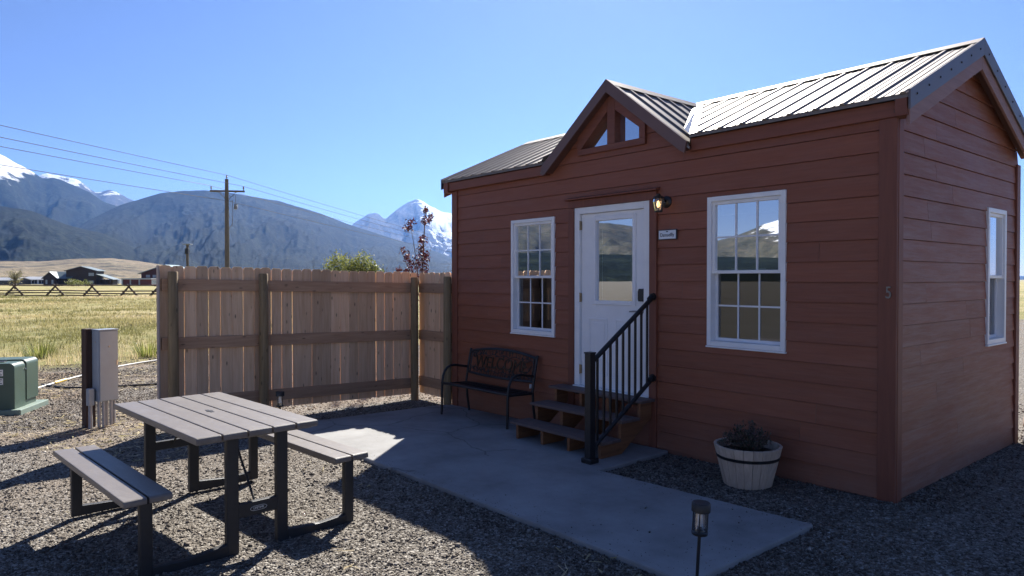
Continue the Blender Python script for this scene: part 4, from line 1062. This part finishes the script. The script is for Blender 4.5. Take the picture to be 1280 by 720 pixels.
# light post behind the fence
lp_=at_px(234.5,340,30); lpo=empty('solar_light_post',(lp_.x,lp_.y,-.3),R(50),'thin post with flat solar panel top behind the left end of the cedar fence','lamp post')
m=MB(); m.tube([(0,0,-.3),(0,0,3.5)],.055,10); m.build('pole',M['greypost'],lpo,smooth='auto')
m=MB(); m.box(-.17,.17,-.14,.14,3.50,3.54); m.build('solar_panel',M['grey_box'],lpo,bevel=.005)
m=MB(); m.box(-.07,.07,-.11,.05,3.1,3.34); m.build('lamp_head',M['blackp'],lpo,bevel=.01)

# ------------------------------------------------------------------ shrub and sapling beyond the fence
sh=at_px(442,340,30); sho=empty('leafy_shrub',(sh.x,sh.y,-.35),0,'round yellow-green willow shrub with three lobes showing above the cedar fence','shrub')
m=MB(); tw=MB(); pts=[]
for (r_,z,rad,hz_) in ((-.62,2.40,.66,.82),(.0,2.2,.55,.7),(.42,2.42,.58,.80),(.92,2.12,.42,.62),(-.1,1.3,1.1,.9)):
    c=Vector((RT.x*r_,RT.y*r_,z)); n=int(3800*rad)
    for k in range(n):
        v=Vector((random.gauss(0,1),random.gauss(0,1),random.gauss(0,1))).normalized()*(random.random()**.33)
        w=1+.25*math.sin(v.x*7+z)*math.cos(v.y*6)
        pts.append((c.x+v.x*rad*w,c.y+v.y*rad*w,c.z+v.z*hz_*w))
    for k in range(10):
        v=Vector((random.gauss(0,.5),random.gauss(0,.5),random.uniform(.1,.9))); tw.tube([(0,0,0),(c.x*.6,c.y*.6,c.z*.5),(c.x+v.x*rad,c.y+v.y*rad,c.z+v.z*hz_)],[.03,.018,.006],5)
leafcloud(m,pts,.10); m.build('foliage',M['leaf_green'],sho,fix=False); tw.build('stems',M['stem'],sho)
sp=at_px(527,345,14); spo=empty('purple_sapling',(sp.x,sp.y,-.2),0,'thin sapling with dark purple leaves rising above the fence beside the cabin','sapling')
tk=MB(); lf=MB(); pts=[]
def branch(px_list,r0):
    P=[]
    for (px,py,dd) in px_list:
        v=at_px(px,py,14+dd)-Vector((sp.x,sp.y,-.2)); P.append(tuple(v))
    tk.tube(P,[r0*(1-.75*i/(len(P)-1)) for i in range(len(P))],6); return P
branch([(527,400,0),(528,340,0),(530,300,0),(531,275,.1),(532,261,.1)],.02)
branch([(527,390,0),(522,340,.1),(518,310,.2),(513,280,.2)],.013); branch([(527,380,0),(518,350,-.2),(508,330,-.3),(500,310,-.3)],.01); branch([(528,350,0),(535,325,.1),(540,305,.1)],.008)
branch([(526,380,0),(512,355,.2),(497,338,.2)],.008); branch([(528,360,0),(540,350,0),(548,341,0)],.006)
for (px,py,sx,sy,n) in ((532,263,3,4,22),(533,275,5,5,26),(538,271,3,4,14),(530,278,4,3,14),(514,279,5,4,30),(510,286,5,3,26),(528,300,4,5,34),(527,312,5,6,40),(529,323,6,6,46),(524,332,6,6,40),(505,314,4,4,22),(510,322,5,5,30),(514,330,6,6,36),(510,340,6,5,34),(500,337,3,3,14),(530,338,5,5,30),(533,320,4,4,18),(520,345,9,5,40),(505,348,8,5,22)):
    for k in range(int(n*2.1)): pts.append(tuple(at_px(px+random.gauss(0,sx*.62),py+random.gauss(0,sy*.62),14+random.gauss(0,.13))-Vector((sp.x,sp.y,-.2))))
leafcloud(lf,pts,.068); tk.build('trunk',M['stem'],spo); lf.build('crown',M['leaf_purple'],spo,fix=False)

# ------------------------------------------------------------------ jackleg fence across the field
jf0=at_px(110,371,76); jf=empty('jackleg_fence',(jf0.x,jf0.y,-.15),0,'weathered zigzag log buck fence crossing the dry field','fence')
def J(p): return (p[0]-jf0.x,p[1]-jf0.y,p[2]+.15)
bp=[(-110,79),(-72,79),(-30,78),(18,77),(69,77),(115,75),(161,73),(198,72.5),(240,72),(285,71.5)]
BP=[]
for px,d in bp:
    q=at_px(px,360,d); BP.append(Vector((q.x,q.y,-.16)))
for q in BP:
    m=MB(); al=(BP[5]-BP[4]).normalized(); ac=Vector((-al.y,al.x,0)); dg_=(al*.62+ac*.62)
    for s in (-1,1):
        a=q+dg_*s*.95*(1 if s>0 else 1); b_=q-dg_*s*.22+Vector((0,0,1.28)); m.tube([J(a),J(b_)],[.11,.09],7)
    m.build('buck',M['log'],jf)
for a,b_ in zip(BP,BP[1:]):
    for z,o_ in ((1.15,0),(.58,-.35),(.30,-.5),(.03,.75)):
        m=MB(); al=(b_-a).normalized(); ac=Vector((-al.y,al.x,0)); p=a-al*.5+ac*o_+Vector((0,0,z+random.uniform(-.05,.05))); q=b_+al*.5+ac*o_+Vector((0,0,z+random.uniform(-.05,.05))); m.tube([J(p),J(q)],[.075,.055],6); m.build('rail',M['log'],jf)

# ------------------------------------------------------------------ far buildings
M['darkwood']=wood('dark_log_siding',(.025,.016,.013),(.06,.04,.032),'x',.8,0,.3,.2)
M['teal']=plain('teal_metal_roof',(.11,.145,.15),.45,.2,.1,.6); M['tealbright']=plain('green_metal_roof',(.10,.17,.185),.45,.2,.1,.6)
M['whitewall']=plain('white_siding',(.62,.66,.70),.6,0,.06,1); M['redwall']=plain('barn_red_paint',(.14,.025,.02),.6,0,.15,1)
M['greyroof']=plain('pale_grey_roof',(.42,.43,.44),.5,.2,.08,1); M['darkpane']=plain('dark_window_pane',(.03,.035,.045),.2,0,.1,1); M['palepane']=plain('pale_window_pane',(.30,.34,.36),.2,0,.1,1)
M['darkred']=plain('dark_red_siding',(.07,.02,.018),.7,0,.15,1)
def far_site(px,d,label,name,yaw=0):
    q=at_px(px,350,d); z=float(terr(np.array([q.x]),np.array([q.y]))[0])
    return empty(name,(q.x,q.y,z-.1),R(50.2)+yaw,label,'house')
# local x = to the right in the photo, local y = away from the viewer
def gable(mb,x0,x1,y0,y1,ze,zr,axis,ov=.4,th=.18):
    if axis=='x':
        ym=(y0+y1)/2
        for a,b_ in ((y0-ov,ym),(y1+ov,ym)):
            k=(zr-ze)/((y1-y0)/2); z0=ze-ov*k
            mb.prism([(a,z0),(b_,zr),(b_,zr+th),(a,z0+th)],'x',x0-ov,x1+ov)
    else:
        xm=(x0+x1)/2
        for a,b_ in ((x0-ov,xm),(x1+ov,xm)):
            k=(zr-ze)/((x1-x0)/2); z0=ze-ov*k
            mb.prism([(a,z0),(b_,zr),(b_,zr+th),(a,z0+th)],'y',y0-ov,y1+ov)
def pent(mb,x0,x1,y0,y1,ze,zr,axis):
    if axis=='y': mb.prism([(x0,-.5),(x1,-.5),(x1,ze),((x0+x1)/2,zr),(x0,ze)],'y',y0,y1)
    else: mb.prism([(y0,-.5),(y1,-.5),(y1,ze),((y0+y1)/2,zr),(y0,ze)],'x',x0,x1)
u=250/870.
h=far_site(92,250,'dark log house with grey-green metal roofs and a taller middle block','farm_house',R(14))
def X(px): return (px-92)*u
m=MB(); pent(m,X(85),X(118),-1,8,5.5,6.9,'y'); m.build('tall_wall',M['darkwood'],h)
m=MB(); gable(m,X(85),X(118),-1,8,5.5,6.9,'y',.6); m.build('tall_roof',M['teal'],h)
m=MB(); pent(m,X(63),X(77),-3.5,5,3.0,4.9,'y'); m.box(X(77),X(86),-1.5,5,-.5,2.6); m.build('wing_wall',M['darkwood'],h)
m=MB(); gable(m,X(63),X(77),-3.5,5,3.0,4.9,'y',.5); m.add([(X(77),-2.4,2.7),(X(92),-2.4,2.6),(X(92),3,5.2),(X(70),3,5.2)],[(0,1,2,3)]); m.build('wing_roof',M['teal'],h)
m=MB(); m.box(X(118),X(135),1,7,-.5,2.3); m.build('lean_to_wall',M['darkwood'],h)
m=MB(); m.add([(X(117),-1.2,4.2),(X(118),-1.2,4.3),(X(138),-1.2,2.3),(X(138),8,2.3),(X(118),8,4.3),(X(138),-1.2,2.1),(X(118),-1.2,4.0)],[(1,2,3,4),(1,6,5,2)]); m.build('lean_to_roof',M['teal'],h)
m=MB()
for px in (122,128,134): m.box(X(px)-.12,X(px)+.12,-1.1,-.86,-.5,2.5)
m.build('porch_posts',M['darkwood'],h)
for (a,b_,z0,z1,pm) in ((110,116,3.6,4.7,'palepane'),(110,115.5,.9,1.9,'palepane'),(65.5,67.5,.7,2.2,'palepane'),(72,74,.7,2.2,'palepane')):
    yy=-1.06 if a>100 else -3.56
    m=MB(); m.box(X(a)-.1,X(b_)+.1,yy-.02,yy,z0-.1,z1+.1); w_=m.build('window',M['darkpane'],h); q=MB(); q.box(X(a),X(b_),yy-.06,yy-.03,z0,z1); q.build('pane',M[pm],w_)
h=far_site(43,300,'long low white building with pale gabled roof left of the log house','outbuilding',R(-8)); u2=300/870.
def X2(px): return (px-43)*u2
m=MB(); pent(m,X2(24),X2(66),0,9,2.2,3.3,'x'); m.build('wall',M['whitewall'],h)
m=MB(); gable(m,X2(24),X2(66),0,9,2.2,3.3,'x',.5); m.build('roof',M['greyroof'],h)
for px in (41,45,51,55,62): m=MB(); m.box(X2(px)-.6,X2(px)+.6,-.06,0,.4,2.0); m.build('window',M['darkpane'],h)
h=far_site(2,290,'dark low building with pale roof at the left edge behind the buck fence','outbuilding',R(-8)); u2=290/870.
def X2(px): return (px-2)*u2
m=MB(); pent(m,X2(-35),X2(21),0,8,1.9,2.9,'x'); m.build('wall',M['darkpane'],h)
m=MB(); gable(m,X2(-35),X2(21),0,8,1.9,2.9,'x',.5); m.build('roof',M['greyroof'],h)
h=far_site(140,280,'white rounded trailer between the log house and the red sheds','trailer',R(-4)); tag(h,cat='trailer'); u2=280/870.
def X2(px): return (px-140)*u2
pr=[(-1.3,.5),(1.3,.5),(1.3,1.9),(.9,2.4),(-.9,2.4),(-1.3,1.9)]
m=MB(); m.prism(pr,'x',X2(136),X2(152)); m.prism([(a,b_*.95) for a,b_ in pr],'x',X2(127.5),X2(134.5)); m.build('body',M['whitewall'],h,bevel=.1)
m=MB(); m.box(X2(129),X2(151),-1.34,-1.31,.9,1.15); m.build('stripe',M['grey_box'],h)
h=far_site(168,240,'row of dark red storage sheds with white posts and pale flat roof','storage_shed',R(0)); tag(h,cat='shed'); u3=240/870.
def X3(px): return (px-168)*u3
m=MB(); m.box(X3(153),X3(189),0,6,-.5,2.3); m.build('wall',M['redwall'],h)
m=MB(); m.box(X3(152.3),X3(190),-.6,6.2,2.32,2.75); m.build('roof',M['greyroof'],h)
for px in (153.2,163.4,174.4): m=MB(); m.box(X3(px)-.2,X3(px)+.2,-.3,-.02,-.5,2.3); m.build('post',M['greyroof'],h)
h=far_site(205,255,'dark red barn with bright green-blue metal roof partly hidden by the fence end','barn',R(6)); tag(h,cat='barn'); u3=255/870.
m=MB(); pent(m,(178-205)*u3,(236-205)*u3,0,12,4.6,7.6,'y'); m.build('wall',M['darkred'],h)
m=MB(); gable(m,(178-205)*u3,(236-205)*u3,0,12,4.6,7.6,'y',.9); m.build('roof',M['tealbright'],h)
m=MB(); m.box((176-205)*u3,(204-205)*u3,-2.5,-.05,2.6,2.8); m.build('porch_roof',M['greyroof'],h)
for px in (186,194): m=MB(); m.box((px-205)*u3-.7,(px-205)*u3+.7,-.08,0,3.0,4.0); m.build('window',M['palepane'],h)
q=at_px(195.5,351,232); sgn_=empty('road_sign',(q.x,q.y,-1),R(50.2),'white billboard sign standing before the red barn','sign')
m=MB(); m.box(-1.6,1.6,0,.08,.75,2.2); m.build('panel',M['whitewall'],sgn_)
m=MB(); m.box(-1.1,1.1,-.02,-.005,1.55,1.75); m.box(-.8,.8,-.02,-.005,1.15,1.35); m.build('panel_print',M['greyroof'],sgn_)
for s in (-1.3,1.3): m=MB(); m.box(s-.07,s+.07,.09,.2,0,2.2); m.build('leg',M['greyroof'],sgn_)

# ------------------------------------------------------------------ vegetation in the field
def bush(px,d,w,hh,mat,label,name,cat,n=500,size=.3,group=None,base=None):
    q=at_px(px,350,d); z=float(terr(np.array([q.x]),np.array([q.y]))[0]); o=empty(name,(q.x,q.y,z-.1),0,label,cat,group)
    m=MB(); tw=MB(); P=[]
    for k in range(n):
        v=Vector((random.gauss(0,1),random.gauss(0,1),random.gauss(0,1))).normalized()*(random.random()**.4); f=1+.3*math.sin(v.x*5+px)
        P.append((v.x*w*f,v.y*w*f,hh*.55+v.z*hh*.5*f))
    leafcloud(m,P,size); m.build('foliage',mat,o,fix=False)
    for k in range(8): a=random.uniform(0,6.28); tw.tube([(0,0,0),(math.cos(a)*w*.5,math.sin(a)*w*.5,hh*.7)],[.05*hh*.4,.01*hh],5)
    tw.build('stems',M['stem'],o); return o
bush(90,235,2.0,2.3,M['leaf_green'],'wide yellow-green bush before the log house, leftmost of three','garden_bush','bush',420,.5,'bushes before the log house')
bush(98,232,1.7,2.0,M['leaf_green'],'yellow-green bush before the log house, middle of three','garden_bush','bush',350,.5,'bushes before the log house')
bush(109,230,1.2,2.2,M['leaf_green'],'small green bush at the right corner of the log house','garden_bush','bush',260,.45,'bushes before the log house')
def tree(px,d,H,label):
    q=at_px(px,350,d); z=float(terr(np.array([q.x]),np.array([q.y]))[0]); o=empty('bare_tree',(q.x,q.y,z-.1),0,label,'tree')
    t=MB(); l=MB(); P=[]
    t.tube([(0,0,0),(.1,0,H*.3),(.0,0,H*.6)],[.22,.16,.08],7)
    for k in range(40):
        a=random.uniform(0,6.28); z0=H*random.uniform(.15,.6); e=(math.cos(a)*H*random.uniform(.15,.36),math.sin(a)*H*random.uniform(.15,.36),z0+H*random.uniform(.12,.4))
        t.tube([(0,0,z0),(e[0]*.5,e[1]*.5,(z0+e[2])/2+.2),e],[.06,.035,.012],5)
        for j in range(13): w=random.uniform(.4,1.05); P.append((e[0]*w+random.gauss(0,.3),e[1]*w+random.gauss(0,.3),z0+(e[2]-z0)*w+random.gauss(0,.3)))
    leafcloud(l,P,.34); t.build('trunk',M['stem'],o); l.build('crown',M['leaf_pale'],o,fix=False)
tree(19,150,4.6,'sparse pale-leaved tree beside the low white building')
def tuft(px,d,label):
    q=at_px(px,360,d); z=float(terr(np.array([q.x]),np.array([q.y]))[0]); m=MB()
    for k in range(170):
        a=random.uniform(0,6.28); r_=.32*math.sqrt(random.random()); l=random.uniform(.2,.5); b0=Vector((math.cos(a)*r_,math.sin(a)*r_,0)); e=b0+Vector((math.cos(a)*l*.5,math.sin(a)*l*.5,l)); s=Vector((-math.sin(a),math.cos(a),0))*.012
        m.add([tuple(b0-s),tuple(b0+s),tuple(e)],[(0,1,2)])
    o=m.build('grass_tuft',M['leaf_green'],fix=False); o.location=(q.x,q.y,z); tag(o,label,'grass tuft','green tufts at the gravel edge'); return o
tuft(185,17.0,'green grass tuft left of the fence end at the gravel edge'); tuft(50,16.6,'green grass tuft behind the green transformer')

def grass():
    N=26000
    d=np.exp(rng.uniform(np.log(17.0),np.log(95),N)); a=np.radians(rng.uniform(160,184,N))
    x=CAM.x+d*np.cos(a); y=CAM.y+d*np.sin(a)
    dens=fbm(x*.25,y*.25,21,4); keep=(x<-15.2-rng.exponential(.6,N)*0+ (fbm(x*.6,y*.6,4,3)-.5)*2.2)&(rng.random(N)<np.clip((dens-.3)*3,.15,1))
    x=x[keep]; y=y[keep]; d=d[keep]; dens=dens[keep]; n=len(x); B=6
    rx=x.repeat(B)+rng.normal(0,.10,n*B); ry=y.repeat(B)+rng.normal(0,.10,n*B); dd=d.repeat(B)
    z=terr(rx,ry)+(fbm(rx*.12,ry*.12,9,4)-.5)*.5*np.clip((dd-16)/25,0,1)-.02
    near=np.clip(1-(dd-17)/9,0,1)
    h=(.06+.12*rng.random(n*B)+.20*near*rng.random(n*B)); t=rng.uniform(0,2*np.pi,n*B); lean=rng.uniform(.1,.7,n*B)
    w=.006*np.clip(dd/14,1,5)
    s=np.stack([-np.sin(t)*w,np.cos(t)*w,np.zeros(n*B)],-1); b=np.stack([rx,ry,z],-1); e=b+np.stack([np.cos(t)*h*lean,np.sin(t)*h*lean,h],-1)
    V=np.stack([b-s,b+s,e],1).reshape(-1,3); F=np.arange(n*B*3).reshape(-1,3)
    col=np.clip((fbm(rx*.10,ry*.10,33,4)-.5)*2.0+.30+.45*near+rng.normal(0,.16,n*B),0,1)
    o=np_mesh('field_grass',V,F,M['grass'],col); tag(o,kind='stuff')
grass()

# ------------------------------------------------------------------ dry litter on the gravel
def litter():
    n=5200; a=np.radians(rng.uniform(160,186,n)); d=rng.uniform(7.5,17.5,n)
    a[4300:]=np.radians(rng.uniform(130,186,900)); d[4300:]=rng.uniform(3.2,10,900)
    x=CAM.x+d*np.cos(a); y=CAM.y+d*np.sin(a); k=(x>-15.6)&~in_poly(x,y,PATIO)&(fbm(x*.5,y*.5,41,4)>.47)&~((x>-5.97)&(y>-.02)); x=x[k]; y=y[k]; n=len(x)
    t=rng.uniform(0,2*np.pi,n); l=rng.uniform(.02,.075,n); w=rng.uniform(.0025,.007,n); z=terr(x,y)+.022+(fbm(x*1.1,y*1.1,3,4)-.5)*.05
    u=np.stack([np.cos(t)*l,np.sin(t)*l,rng.normal(0,.006,n)],-1); v=np.stack([-np.sin(t)*w,np.cos(t)*w,rng.normal(0,.003,n)],-1); b=np.stack([x,y,z],-1)
    V=np.stack([b-u-v,b+u-v*.3,b+u+v*.3,b-u+v],1).reshape(-1,3)
    o=np_mesh('straw_litter',V,np.arange(n*4).reshape(-1,4),M['grass'],rng.uniform(.3,1,n)); tag(o,kind='stuff')
litter()
